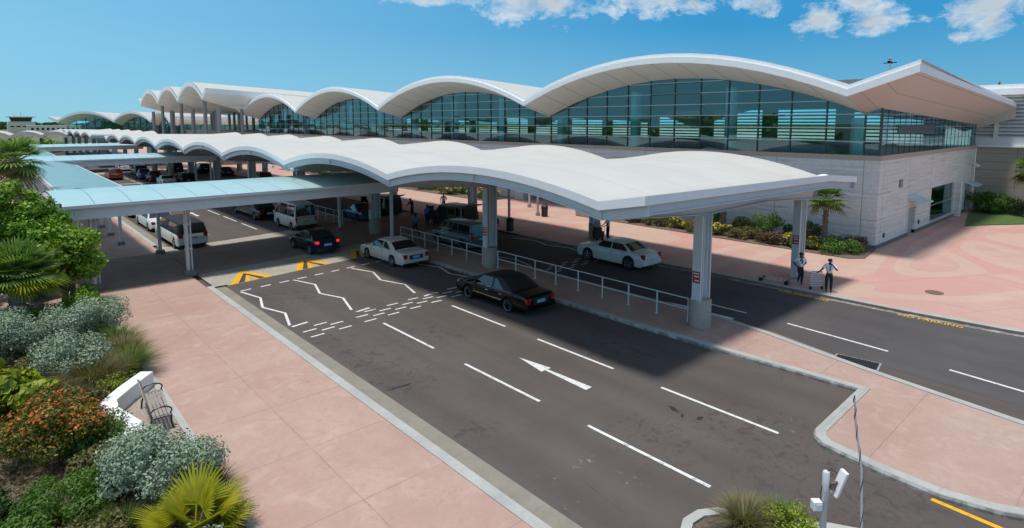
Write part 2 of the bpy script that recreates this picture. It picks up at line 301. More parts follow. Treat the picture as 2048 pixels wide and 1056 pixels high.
foliage('leaf_olive', [(.08,.09,.03), (.14,.14,.05), (.20,.18,.07)], .6, .25)
foliage('flower_yellow', [(.62,.50,.02), (.72,.60,.04)], .5, .2); foliage('flower_pink', [(.55,.16,.14), (.62,.30,.26), (.70,.5,.42)], .5, .2); foliage('flower_red', [(.55,.10,.02), (.62,.16,.02)], .5, .2)
foliage('leaf_bronze', [(.10,.06,.04), (.18,.11,.08), (.09,.08,.03)], .5, .2)
foliage('grass_tan', [(.12,.12,.04), (.22,.18,.08), (.30,.25,.13), (.10,.12,.03)], .7, .25)
foliage('grass_green', [(.06,.12,.02), (.12,.18,.03), (.18,.22,.05)], .7, .25)
foliage('palm_green', [(.08,.17,.04), (.16,.27,.06), (.24,.34,.09)], .4, .3); foliage('palm_yellow', [(.28,.30,.015), (.44,.40,.02), (.19,.27,.02)], .45, .35); foliage('palm_dry', [(.24,.17,.09), (.16,.14,.06), (.10,.12,.04)], .7, .2)
plain('skin_dark', (.045,.026,.018), .5, .1); plain('shirt_white', (.86,.88,.92), .8, .05); plain('trousers_navy', (.014,.018,.03), .85, .1); plain('shoe_black', (.01,.01,.011), .5, .1); plain('hair_black', (.008,.007,.007), .8, .1); plain('cap_navy', (.02,.025,.05), .8, .1); plain('cap_red', (.5,.03,.05), .7, .1); plain('shirt_blue', (.12,.25,.52), .8, .05); plain('suit_dark', (.02,.02,.024), .85, .1); plain('bag_maroon', (.10,.03,.04), .8, .1)
# ------------------------------------------------------------------ camera, light, sky
cam = bpy.data.cameras.new('camera'); co = bpy.data.objects.new('camera', cam); COL.objects.link(co)
H = 8.8; YAW = R(41.8); PIT = math.atan(126/1178.)
co.location = (0, 0, H); co.rotation_euler = (PI/2 - PIT, 0, -YAW)
cam.sensor_width = 36; cam.lens = 1178/2048*36; cam.shift_y = -158/2048; cam.clip_end = 6000; cam.clip_start = .1
sc.camera = co
SUN_EL, SUN_AZ = 79.5, 268.      # azimuth measured clockwise from +Y; the sun stands high on the -X side
sl = bpy.data.lights.new('sun', 'SUN'); so = bpy.data.objects.new('sun', sl); COL.objects.link(so)
sl.energy = 3.3; sl.angle = R(7.); sl.color = (1., .95, .865)
sd = Vector((math.sin(R(SUN_AZ))*math.cos(R(SUN_EL)), math.cos(R(SUN_AZ))*math.cos(R(SUN_EL)), math.sin(R(SUN_EL))))
so.rotation_euler = sd.to_track_quat('Z', 'Y').to_euler(); so.location = (0, 0, 60)
w = bpy.data.worlds.new('World'); sc.world = w; w.use_nodes = True
wt = w.node_tree; bg = wt.nodes['Background']
sky = wt.nodes.new('ShaderNodeTexSky'); sky.sky_type = 'NISHITA'; sky.sun_disc = False
sky.sun_elevation = R(SUN_EL); sky.sun_rotation = R(SUN_AZ); sky.air_density = 1.0; sky.dust_density = .25; sky.ozone_density = 2.2
class WT(NT):
    def __init__(s): s.t = wt; s.n = wt.nodes; s._co = None
    def co(s):
        if s._co is None: s._co = s.new('ShaderNodeTexCoord').outputs['Generated']
        return s._co
W = WT(); d = W.co(); x_, y_, z_ = (W.axis(i, d) for i in range(3))
CLOUDSPOTS = [(0.5869,0.1996,0.0899,0.0107), (0.7758,0.1937,0.0941,0.0291), (0.7097,0.2054,0.0495,0.0191), (0.9692,0.1983,0.0837,0.0209), (1.0232,0.1858,0.0188,0.0134), (1.1185,0.1797,0.0280,0.0215), (1.2017,0.1472,0.0291,0.0211), (1.2682,0.1433,0.0329,0.0218), (1.2513,0.1720,0.0245,0.0135), (1.3958,0.1501,0.0491,0.0309), (1.3670,0.1137,0.0107,0.0065), (1.4049,0.1274,0.0248,0.0156),]
SKY_HUE, SKY_SAT, SKY_VAL, EXPO = .5, .75, 1.0, .04; SKY_STR = .15; SKY_K = 1/(SKY_STR*2**EXPO)

az = W.mth('ARCTAN2', x_, y_); el = W.mth('ARCSINE', z_)
ce = wt.nodes.new('ShaderNodeCombineXYZ'); W.ln(az, ce.inputs[0]); W.ln(el, ce.inputs[1])
def cblob(a, e, ra, re):
    l = wt.nodes.new('ShaderNodeVectorMath'); l.operation = 'LENGTH'; W.ln(W.mp((1/(1.15*ra), 1/(1.15*re), 1), src=ce.outputs[0], loc=(-a/(1.15*ra), -e/(1.15*re), 0)), l.inputs[0])
    return W.mth('SUBTRACT', 1., l.outputs['Value'])
dens = None
for q in CLOUDSPOTS:
    b = cblob(*q); dens = b if dens is None else W.mth('MAXIMUM', dens, b)
nz = W.noise(16., 10, .68, vec=W.mp((1., 1.6, 1.), src=ce.outputs[0]), dist=.25)
dd = W.mth('ADD', dens, W.mth('MULTIPLY', W.mth('SUBTRACT', nz, .5), 4.6))
cm = W.ramp(dd, [(-.0, (0, 0, 0)), (.45, (.42,)*3), (1.0, (.95,)*3)]); 
sh = W.ramp(W.mth('ADD', W.mth('MULTIPLY', nz, .6), W.mth('MULTIPLY', dens, .5)), [(.30, (.92*SKY_K, .95*SKY_K, .97*SKY_K)), (.72, (.52*SKY_K, .60*SKY_K, .66*SKY_K))])
hs = wt.nodes.new('ShaderNodeHueSaturation'); hs.inputs['Hue'].default_value = SKY_HUE; hs.inputs['Saturation'].default_value = SKY_SAT; hs.inputs['Value'].default_value = SKY_VAL
W.ln(sky.outputs[0], hs.inputs['Color'])
lowsky = W.mix(W.mth('MULTIPLY', W.ramp(W.mth('ADD', W.mth('DIVIDE', az, 1.25), W.mth('MULTIPLY', el, 1.1)), [(0., (1,1,1)), (.45, (.62,)*3), (1., (.10,)*3)]), 1.), tuple(SKY_K*c for c in (.022,.285,.60)), tuple(SKY_K*c for c in (.26,.60,.86)))
lowsky = W.mix(W.ramp(el, [(.0, (.9,)*3), (.05, (.4,)*3), (.15, (.0,)*3)]), lowsky, tuple(SKY_K*c for c in (.30,.62,.74)))
full = W.mix(W.ramp(el, [(.22, (0,0,0)), (.55, (1,1,1))]), lowsky, hs.outputs[0])
W.ln(W.mix(cm, full, sh), bg.inputs['Color']); bg.inputs['Strength'].default_value = SKY_STR
sc.view_settings.view_transform = 'Standard'; sc.view_settings.look = 'None'; sc.view_settings.exposure = EXPO; sc.view_settings.gamma = 1.
sc.cycles.max_bounces = 8; sc.cycles.transparent_max_bounces = 16; sc.cycles.caustics_reflective = False; sc.cycles.caustics_refractive = False
# ------------------------------------------------------------------ ground, roads, kerbs, markings
def struct(o): o['kind'] = 'structure'; return o
m = MB(); m.box(-2500, 2500, -2500, 3500, -.6, -.06); struct(m.build('ground', M['terrain']))
KL = [(8.2,-20.),(8.2,0.),(8.2,12.),(8.2,24.),(8.2,33.4)]
KL2 = [(8.3,47.3),(8.3,60),(8.35,90),(8.4,126),(8.2,170),(6,240)]
KR = [(38.,-20.),(35.2,-9.),(33.2,-2.5),(31.95,1.5),(31.45,4.),(31.12,7.8),(30.98,12.3),(30.92,16),(30.7,21),(30.5,26.),(30.4,33.4),(30.4,60),(30.4,130),(29.5,200),(26,270)]
def offs(pl, d):
    out = []
    for i, p in enumerate(pl):
        a = Vector(pl[max(i-1, 0)]); b = Vector(pl[min(i+1, len(pl)-1)]); t_ = (b-a).normalized()
        out.append((p[0]+t_.y*d, p[1]-t_.x*d))
    return out
def strip(m, pl, a, b, z0, z1, mi=0):
    """solid ribbon between offsets a<b to the right of the travel direction"""
    A, B = offs(pl, a), offs(pl, b)
    rings = [[(*A[i], z0), (*A[i], z1), (*B[i], z1), (*B[i], z0)] for i in range(len(pl))]
    return m.loft(rings, mi, True, True)
road = [(8.3,-40)] + KL + KL2 + [(24, 275)] + list(reversed(KR)) + [(40,-40)]
m = MB(); m.sheet([(p[0]+.02, p[1]) for p in road], 0.); fix_normals(struct(m.build('road', M['asphalt'])))
# the inner pick-up road has its own asphalt, laid as a second sheet
m = MB(); m.sheet([(24.35,9.5),(30.8,9.5),(30.8,33.3),(24.35,33.3)], .004); m.sheet([(22.3,-20),(37.5,-20),(31.2,9.4),(23.8,9.4)], .004); fix_normals(struct(m.build('pickup_road', M['asphalt_b'])))
# left pavement
lp = [(3.8,-20)] + KL + KL2 + [(-4,240),(3.8,150)]
m = MB(); m.prism(lp, -.3, .115); fix_normals(struct(m.build('pavement', M['pink'])))
m = MB()
for pl in (KL, KL2): strip(m, pl, 0., .30, -.2, .138)
fix_normals(struct(m.build('kerb', M['kerb'])))
m = MB()
for pl in (KL, KL2): strip(m, pl, .37, .92, -.2, .012)
fix_normals(struct(m.build('gutter', M['gutter'])))
m = MB()
for pl in (KL, KL2): strip(m, pl, .30, .37, -.2, .005)
fix_normals(struct(m.build('kerb_shadow_strip', M['dark_metal'])))  # dark strip laid along the kerb foot to stand for the kerb's shadow
# planting bed on the left
m = MB(); m.prism([(-60,-20),(3.72,-20),(3.72,34.9),(-60,34.9)], -.3, .10); fix_normals(struct(m.build('planting_bed', M['mulch'])))
m = MB(); m.prism([(3.6,-20),(3.8,-20),(3.8,240),(3.6,240)], -.2, .15); fix_normals(struct(m.build('bed_kerb', M['kerb'])))
m = MB(); m.prism([(-60,34.9),(3.6,34.9),(3.6,240),(-60,240)], -.3, .09); fix_normals(struct(m.build('side_path', M['pink'])))
m = MB(); m.prism([(2.35,17.6),(3.6,17.6),(3.6,22.1),(3.15,22.2),(2.45,21.)], .05, .115); m.prism([(2.6,30.6),(3.6,30.6),(3.6,34.8),(3.,34.8)], .05, .115); fix_normals(struct(m.build('alcove_path', M['gravel'])))
# middle island, near part and the part past the crossing
IS = [(20.35,33.4),(20.36,26),(20.36,20),(20.38,14),(20.55,9.8),(20.72,6.25),(17.05,6.16),(16.65,6.02),(16.38,5.70),(16.15,4.22),(16.07,2.96),(16.35,1.9),(17.1,.6),(18.4,-1.2),(19.6,-2.6),(21.,-2.6),(21.7,0.),(22.05,2.2),(22.8,6.4),(23.12,7.9),(23.75,10.4),(24.05,12.5),(24.05,20),(24.05,33.4)]
IS2 = [(20.35,126),(20.35,47.8),(24.05,47.8),(24.05,126)]
def inset(poly, d):
    n = len(poly); out = []
    for i in range(n):
        p, a, b = Vector(poly[i]), Vector(poly[i-1]), Vector(poly[(i+1) % n])
        u, v = (p-a).normalized(), (b-p).normalized(); nn = Vector((-u.y, u.x)) + Vector((-v.y, v.x)); nn.normalize()
        c = max(.4, nn.dot(Vector((-u.y, u.x)))); out.append(tuple(p + nn*d/c))
    return out
for nm, P in (('traffic_island', IS), ('traffic_island', IS2)):
    I = inset(P, .32); m = MB(); m.prism(I, -.2, .115); fix_normals(struct(m.build(nm, M['pink_island'])))
    m = MB(); n = len(P)
    O = inset(P, .05)
    vs = [(*p, -.2) for p in P] + [(*p, .07) for p in P] + [(*p, .142) for p in O] + [(*p, .142) for p in I] + [(*p, .05) for p in I]
    fs = [(k*n+i, k*n+(i+1) % n, (k+1)*n+(i+1) % n, (k+1)*n+i) for k in range(4) for i in range(n)]
    m.add(vs, fs); fix_normals(struct(m.build('island_kerb', M['kerb'])))
m = MB(); strip(m, [(24.08,33.4),(24.08,12.5),(23.78,10.4),(23.15,7.9)], -.33, 0., -.2, .009); fix_normals(struct(m.build('gutter', M['gutter'])))
# plaza on the far side
pz = offs(KR, -.0) + [(26,300),(120,300),(120,-30),(40,-30)]
m = MB(); m.prism(pz, -.3, .115); fix_normals(struct(m.build('plaza', M['plaza'])))
m = MB(); strip(m, KR, 0., .42, -.2, .139); strip(m, KR, -.30, 0., -.2, .01, 0); fix_normals(struct(m.build('kerb', M['kerb'])))
m = MB(); m.prism([(60.8,11.),(70,12.5),(73.9,12.5),(73.9,-12),(71,2),(68,6.5),(65.4,7.9),(62.8,9.7)], .05, .19); tag(fix_normals(m.build('lawn_grass', M['lawn'])), 'trimmed green lawn wedge beside the tan panelled wing', 'lawn', kind='stuff')
# raised crossing table with concrete ramps
def yk(x, y0): return y0 + .165*(x - 9.2)
def ramp(m, x0, x1, ya, za, yb, zb): m.add([(x0,yk(x0,ya),za),(x1,yk(x1,ya),za),(x1,yk(x1,yb),zb),(x0,yk(x0,yb),zb),(x0,yk(x0,ya),-.2),(x1,yk(x1,ya),-.2),(x1,yk(x1,yb),-.2),(x0,yk(x0,yb),-.2)], [(0,1,2,3),(4,7,6,5),(0,4,5,1),(1,5,6,2),(2,6,7,3),(3,7,4,0)])
LX, RX = 8.55, 30.4
m = MB(); ramp(m, 9.25, 20.36, 33.36, .008, 36.6, .10); ramp(m, 9.25, 20.36, 43.9, .10, 46., .008); ramp(m, 24.05, RX, 33.36, .008, 36.6, .10); ramp(m, 24.05, RX, 43.9, .10, 46., .008); fix_normals(struct(m.build('crossing_ramp', M['band'])))
m = MB(); ramp(m, LX, RX, 36.6, .104, 43.9, .104); fix_normals(struct(m.build('crossing_table', M['table'])))
m = MB(); m.sheet([(LX,33.3),(9.25,33.3),(9.25,46.2),(LX,47.3)], .09); fix_normals(struct(m.build('crossing_apron', M['band'])))
m = MB()
m.sheet([(3.85,36.3),(8.5,36.3),(8.5,44.4),(3.85,44.4)], .136); m.sheet([(20.4,33.5),(24.,33.5),(24.,47.7),(20.4,47.7)], .108); fix_normals(struct(m.build('crossing_path', M['table'])))
# second crossing far down the road
m = MB(); m.box(8.7, RX, 120, 126, 0, .02); struct(m.build('crossing_table', M['band']))
m = MB(); m.box(8.7, RX, 98.5, 99.5, 0, .006); m.box(8.7, 30, 70, 71, 0, .006); struct(m.build('crossing_band', M['band']))
# --- painted markings
ZM = .007
def seg(m, a, b, w, z=ZM, w2=None):
    a, b = Vector(a), Vector(b); n = (b-a).normalized(); n = Vector((-n.y, n.x)); w2 = w if w2 is None else w2
    m.sheet([tuple(a-n*w/2), tuple(b-n*w2/2), tuple(b+n*w2/2), tuple(a+n*w/2)], z)
m = MB()
for X in (12.53, 16.24):
    for k in range(0 if X > 16 else -1, 3): y = 6.8 + 5.9*k; seg(m, (X, y), (X, y+3.9), .115)
    for k in range(14): seg(m, (X, 49.7+5.2*k), (X, 49.7+5.2*k+3.9), .115)
for pts in ([(9.4,31.7),(9.80,29.95),(9.34,28.3),(9.82,26.73),(9.34,24.96)], [(12.36,32.19),(12.88,30.5),(12.36,28.69),(12.89,27.17),(12.33,25.12)], [(16.,32.44),(16.55,30.82),(16.,28.94),(16.53,27.23),(16.06,25.5)], [(19.68,32.2),(19.6,30.5),(20.15,29.18),(19.7,27.51),(20.1,26.02)]):
    for a, b in zip(pts, pts[1:]): seg(m, a, b, .115)
for x in np.arange(9.45, 20, 1.06): seg(m, (x, 31.85+.13*(x-9.4)), (x+.55, 31.85+.13*(x+.55-9.4)), .14)
for x in (9.34, 12.36, 16.1): seg(m, (x, 24.7), (x+.75, 24.85), .14)
for r, (x0_, y0_) in enumerate(((9.46,22.96),(10.12,23.38),(9.45,23.74),(10.1,24.16))):
    for k in range(9):
        x = x0_ + 1.265*k + random.uniform(-.03,.03)
        if x < 19.7 and random.random() > .06: seg(m, (x, y0_+.095*(x-9.45)), (x+.6, y0_+.085*(x+.6-9.45)), .105)
def arrow(m, x, y):
    m.sheet([(x+.02, y+3.45), (x-.24, y+2.0), (x+.24, y+2.0)], ZM); m.sheet([(x-.06, y+1.99), (x-.16, y), (x+.16, y), (x+.06, y+1.99)], ZM)
arrow(m, 14.38, 12.25); arrow(m, 14.5, 60.5)
m2 = m; struct(fix_normals(m.build('road_marking', M['white_paint'])))
m = MB(); ZM = .011
for a, b in (((25.72,22.5),(25.72,18.5)), ((25.68,16.5),(25.74,12.5)), ((25.73,10.63),(25.41,6.66)), ((25.1,4.65),(24.6,.8))): seg(m, a, b, .13, .011)
arrow(m, 24.45, 12.5)
for pts in ([(24.5,33),(24.9,31),(24.45,29.4),(24.95,27.6),(24.5,25.6)], [(29.6,33),(30.1,31),(29.6,29.4),(30.1,27.6),(29.6,25.6)]):
    for a, b in zip(pts, pts[1:]): seg(m, a, b, .12, .011)
for r in range(4):
    for k in range(4): x = 24.5+1.27*k+(.63 if r % 2 else 0); seg(m, (x, 23.6+.38*r+.09*k), (x+.6, 23.65+.38*r+.09*k), .10, .011)
struct(fix_normals(m.build('pickup_marking', M['white_paint'])))
# yellow chevrons painted on the ramp
def on_ramp(x, y): return .014 + .092*max(0, min(1, (y - yk(x, 33.36))/3.24))
my, mk = MB(), MB()
def rq(m, pts, dz): m.add([(x, y, on_ramp(x, y)+dz) for x, y in pts], [tuple(range(len(pts)))])
for x0 in (9.35, 13.2, 17.05):
    b0 = yk(x0, 33.42); b1 = yk(x0+2.55, 33.42); ax, ay = x0+1.35, yk(x0+1.35, 35.75)
    rq(my, [(x0,b0),(x0+.5,b0+.08),(ax,ay-.6),(ax,ay)], 0); rq(my, [(ax,ay),(ax,ay-.6),(x0+2.05,b1-.08),(x0+2.55,b1)], 0)
    rq(mk, [(x0+.5,b0+.08),(x0+.85,b0+.14),(ax,ay-1.05),(ax,ay-.6)], 0); rq(mk, [(ax,ay-.6),(ax,ay-1.05),(x0+1.7,b1-.14),(x0+2.05,b1-.08)], 0)
    rq(my, [(x0+.85,b0+.14),(x0+1.15,b0+.19),(ax,ay-1.5),(ax,ay-1.05)], 0); rq(my, [(ax,ay-1.05),(ax,ay-1.5),(x0+1.5,b1-.18),(x0+1.7,b1-.14)], 0)
seg(my, (15.97,3.1), (15.6,-3), .14, .007)
struct(fix_normals(my.build('yellow_marking', M['yellow_paint']))); struct(fix_normals(mk.build('black_marking', M['black_paint'])))
def lettering(name, txt, size, loc, rz, mat, ext=.002, rx=0, parent=None, sx=1.):
    c = bpy.data.curves.new(name, 'FONT'); c.body = txt; c.size = size; c.extrude = ext; c.align_x = 'CENTER'; c.align_y = 'CENTER'; c.offset = .012*size
    o = bpy.data.objects.new(name, c); COL.objects.link(o); c.materials.append(M[mat]); o.location = loc; o.rotation_euler = (rx, 0, rz); o.scale = (sx, 1, 1)
    if parent is not None: o.parent = parent
    return o
struct(lettering('no_parking_marking', 'NO PARKING', .42, (30.78, 6.55, .014), R(-87), 'yellow_paint', sx=.95))
struct(lettering('no_parking_marking', 'NO PARKING', .42, (30.52, 11.9, .014), R(-89), 'yellow_paint', sx=.95))
# stains and worn paint
def patch(m, cx, cy, rx, ry, rot, z, n=22, jag=.35):
    p = []
    for k in range(n):
        a = 2*PI*k/n; q = 1 + random.uniform(-jag, jag); x, y = rx*q*math.cos(a), ry*q*math.sin(a)
        p.append((cx + x*math.cos(rot) - y*math.sin(rot), cy + x*math.sin(rot) + y*math.cos(rot)))
    m.sheet(p, z)
m = MB()
for a in ((9.75,16.55,.42,.06,-.1),(15.25,9.6,.2,.08,1.2),(15.1,9.2,.14,.05,.6),(15.35,8.75,.12,.08,.2)): patch(m, *a, .005, n=26, jag=.4)
struct(fix_normals(m.build('oil_stain', M['oil'])))
m = MB(); m.box(86.5, 900, -400, 700, -.05, .02); struct(m.build('apron', M['band']))
# drain grate and manhole
dg = empty('drain_grate', (23.35, 7.1, .005), R(9), 'black storm drain grate in a concrete frame at the island kerb', 'drain grate')
m = MB(); m.box(-.43,.43,-.74,-.68,0,.02); m.box(-.43,.43,.68,.74,0,.02); m.box(-.43,-.37,-.68,.68,0,.02); m.box(.37,.43,-.68,.68,0,.02); m.build('frame', M['kerb'], dg)
m = MB()
for k in range(-8, 9): m.box(-.37,.37,k*.078-.02,k*.078+.02,.012,.03)
for k in (-.18,.18): m.box(k-.015,k+.015,-.68,.68,.012,.0305)
m.box(-.37,.37,-.68,.68,.004,.012); m.build('grille', M['black_plastic'], dg)
mh = MB(); mh.lathe((0,0,0), [(.01,.0),(.40,.0),(.40,.012),(.36,.016),(.35,.012),(.01,.012)], 24); o = mh.build('manhole_cover', M['bark']); o.location = (35.7,7.5,.131); tag(o, 'round brown manhole cover in the pink plaza', 'manhole cover')
# planted nose in the middle of the near road
NI = [(10.5,6.35),(10.85,6.5),(11.35,6.45),(11.75,6.2),(12.05,5.7),(13.1,4.3),(14.2,2.4),(14.,.5),(11.5,.5),(10.6,2.5),(10.2,4.5),(10.25,5.8)]
I = inset(NI, -.22) if False else inset(list(reversed(NI)), .22); P = list(reversed(NI)); n = len(P)
m = MB(); m.add([(*p,-.1) for p in P]+[(*p,.15) for p in P]+[(*p,.15) for p in I]+[(*p,.05) for p in I], [(k*n+i,k*n+(i+1)%n,(k+1)*n+(i+1)%n,(k+1)*n+i) for k in range(3) for i in range(n)]); fix_normals(struct(m.build('planter_kerb', M['kerb'])))
m = MB(); m.prism(I, -.1, .09); fix_normals(struct(m.build('planter_soil', M['mulch'])))
# distant ground cover
# ------------------------------------------------------------------ wave roofs
def wave(valleys, ends, zv, rise, n=16, prow=0.):
    """list of (y, z): ends=(y0 or None, y1 or None) are straight rising prow ends"""
    P = []
    if ends[0] is not None: P.append((ends[0], zv + prow))
    for a, b in zip(valleys, valleys[1:]):
        for i in range(n): d_ = 2*i/n - 1; P.append((a + (b-a)*i/n, zv + rise*(1-d_*d_)))
    P.append((valleys[-1], zv))
    if ends[1] is not None: P.append((ends[1], zv + prow))
    return P
def terminal(root, Xf, Xg, Xb, valleys, ends, zv, rise, prow, drop, slope, th, zsill, yglass, glass_ends=(True, True), mull=2.5, hstep=.94, seg=16, wall=True):
    P = wave(valleys, ends, zv, rise, seg, prow); y0, y1 = P[0][0], P[-1][0]
    def bot(y):
        for (a, za), (b, zb) in zip(P, P[1:]):
            if a <= y <= b: return za + (zb-za)*(y-a)/(b-a) if b > a else za
        return P[0][1] if y < y0 else P[-1][1]
    # roof skin
    xs = [Xf+.16, Xf+3, (Xf+Xb)/2, Xb]
    m = MB(); m.loft([[(x, y, z+th-slope*(x-Xf)) for x in xs] for y, z in P], 0, False)
    m.loft([[(xs[-1], y, z+th-slope*(Xb-Xf)) , (xs[-1], y, z+th-1.2-slope*(Xb-Xf))] for y, z in P], 0, False)
    roof = m.build('roof', M['roof_white'], root, smooth=True, ang=25)
    # fascia: lower band proud, upper strip set back
    m = MB(); c = th*.62
    m.loft([[(Xf+.16, y, z+th), (Xf+.16, y, z+c+.03), (Xf+.10, y, z+c+.03), (Xf+.10, y, z+c), (Xf, y, z+c), (Xf, y, z)] for y, z in P], 0, False)
    for ye, sgn in ((y0, 1), (y1, -1)):
        z = bot(ye); L = Xb - Xf; s2 = slope*.72
        prof = [(.16, th), (.16, c+.03), (.10, c+.03), (.10, c), (0, c), (0, 0)]
        A = [(Xf+o_, ye+sgn*o_, z+h) for o_, h in prof]; B = [(Xb, ye+sgn*o_, z+h*.75-s2*L-.35*0) for o_, h in prof]
        m.loft([A, B], 0, False)
    m.build('fascia', M['fascia'], roof, smooth=True, ang=25)
    # roof lid near the two prow sides is closed by the skin above; soffits below
    m = MB(); q = [(y, z) for y, z in P if yglass[0]+.9 < y < yglass[1]-.9]
    yv0, yv1 = valleys[0], valleys[-1]; q = [(y, z) for y, z in P if yv0 <= y <= yv1]
    m.loft([[(Xf, y, z), (Xg, y, z-drop)] for y, z in q], 0, False)
    m.build('soffit', M['soffit'], roof, smooth=True, ang=25)
    m = MB(); s2 = slope*.72; zend = []
    for ye, yg, yv in ((y0, yglass[0], yv0), (y1, yglass[1], yv1)):
        m = MB(); z = bot(ye); zg = zv - drop + .33; zr = z - s2*(Xb-Xf); zgr = zg - slope*.62*(Xb-Xg)
        m.add([(Xf, ye, z), (Xf, yv, zv), (Xg, yv, zv-drop), (Xg, yg, zg)], [(0,1,2,3)]); m.add([(Xf, ye, z), (Xg, yg, zg), (Xb, yg, zgr), (Xb, ye, zr)], [(0,1,2,3)]); m.add([(Xb-.01, ye, zr), (Xb-.01, yg, zgr-.3), (Xb-.01, yg, zr+.6), (Xb-.01, ye, zr+.5)], [(0,1,2,3)]); zend.append((zg, zgr)); m.build('soffit', M['soffit_end'], roof)
    # glass wall and its mullions
    def gtop(y): return (bot(y) - drop) if yv0 <= y <= yv1 else (zv - drop + .33*min(1, (yv0-y if y < yv0 else y-yv1)/max(.01, yv0-yglass[0])))
    ys = sorted(set([yglass[0], yglass[1]] + [y for y, z in P if yglass[0] < y < yglass[1]]))
    m = MB(); m.loft([[(Xg, y, zsill), (Xg, y, gtop(y)-.01)] for y in ys], 0, False)
    for k, on in enumerate(glass_ends):
        if on: m.add([(Xg, yglass[k], zsill), (Xb, yglass[k], zsill), (Xb, yglass[k], zend[k][1]), (Xg, yglass[k], zend[k][0])], [(0,1,2,3)])
    m.build('glass_wall', M['glass'], root)
    mv, mh = MB(), MB(); y = yv0
    while y < yglass[1]:
        mv.box(Xg-.07, Xg+.10, y-.045, y+.045, zsill, gtop(y)); y += mull
    mv.box(Xg-.09, Xg+.07, yglass[0]-.09, yglass[0]+.07, zsill, gtop(yglass[0]))
    if glass_ends[0]:
        x = Xg + 1.35
        while x < Xb: mv.box(x-.012, x+.012, yglass[0]-.02, yglass[0]+.02, zsill, zend[0][0]+(zend[0][1]-zend[0][0])*(x-Xg)/(Xb-Xg)); x += 1.35
    z = zsill + hstep
    while z < zv + rise - drop:
        run = None
        for yy in np.arange(yglass[0], yglass[1], .25):
            if gtop(yy) > z + .03: run = yy if run is None else run
            elif run is not None: mh.box(Xg-.10, Xg+.05, run, yy-.2, z-.025, z+.025); run = None
        if run is not None: mh.box(Xg-.10, Xg+.05, run, yglass[1], z-.025, z+.025)
        if glass_ends[0] and z < zend[0][0]:
            xe = Xg + (Xb-Xg)*min(1, max(0, (zend[0][0]-z)/(zend[0][0]-zend[0][1]+1e-6))); mh.box(Xg, xe, yglass[0]-.05, yglass[0]+.04, z-.02, z+.02)
        z += hstep
    mv.build('mullion_grid', M['mullion_dark'], root); mh.build('transom_grid', M['mullion_light'], root)
    return roof, gtop
T = empty('terminal_building', (45, 14, 0), 0, 'long white terminal with big wave roof, curved glass front and pale stone base', 'terminal')
def rel(root, fn):
    """build in world coordinates, then hang under root"""
    before = set(bpy.data.objects); fn()
    for o in bpy.data.objects:
        if o not in before and o.parent is root: o.matrix_parent_inverse = Matrix.Translation(-Vector(root.location)) if root.rotation_euler.z == 0 else root.matrix_world.inverted()
VT = [14.08, 44.38, 74.33, 103.6, 132.6]
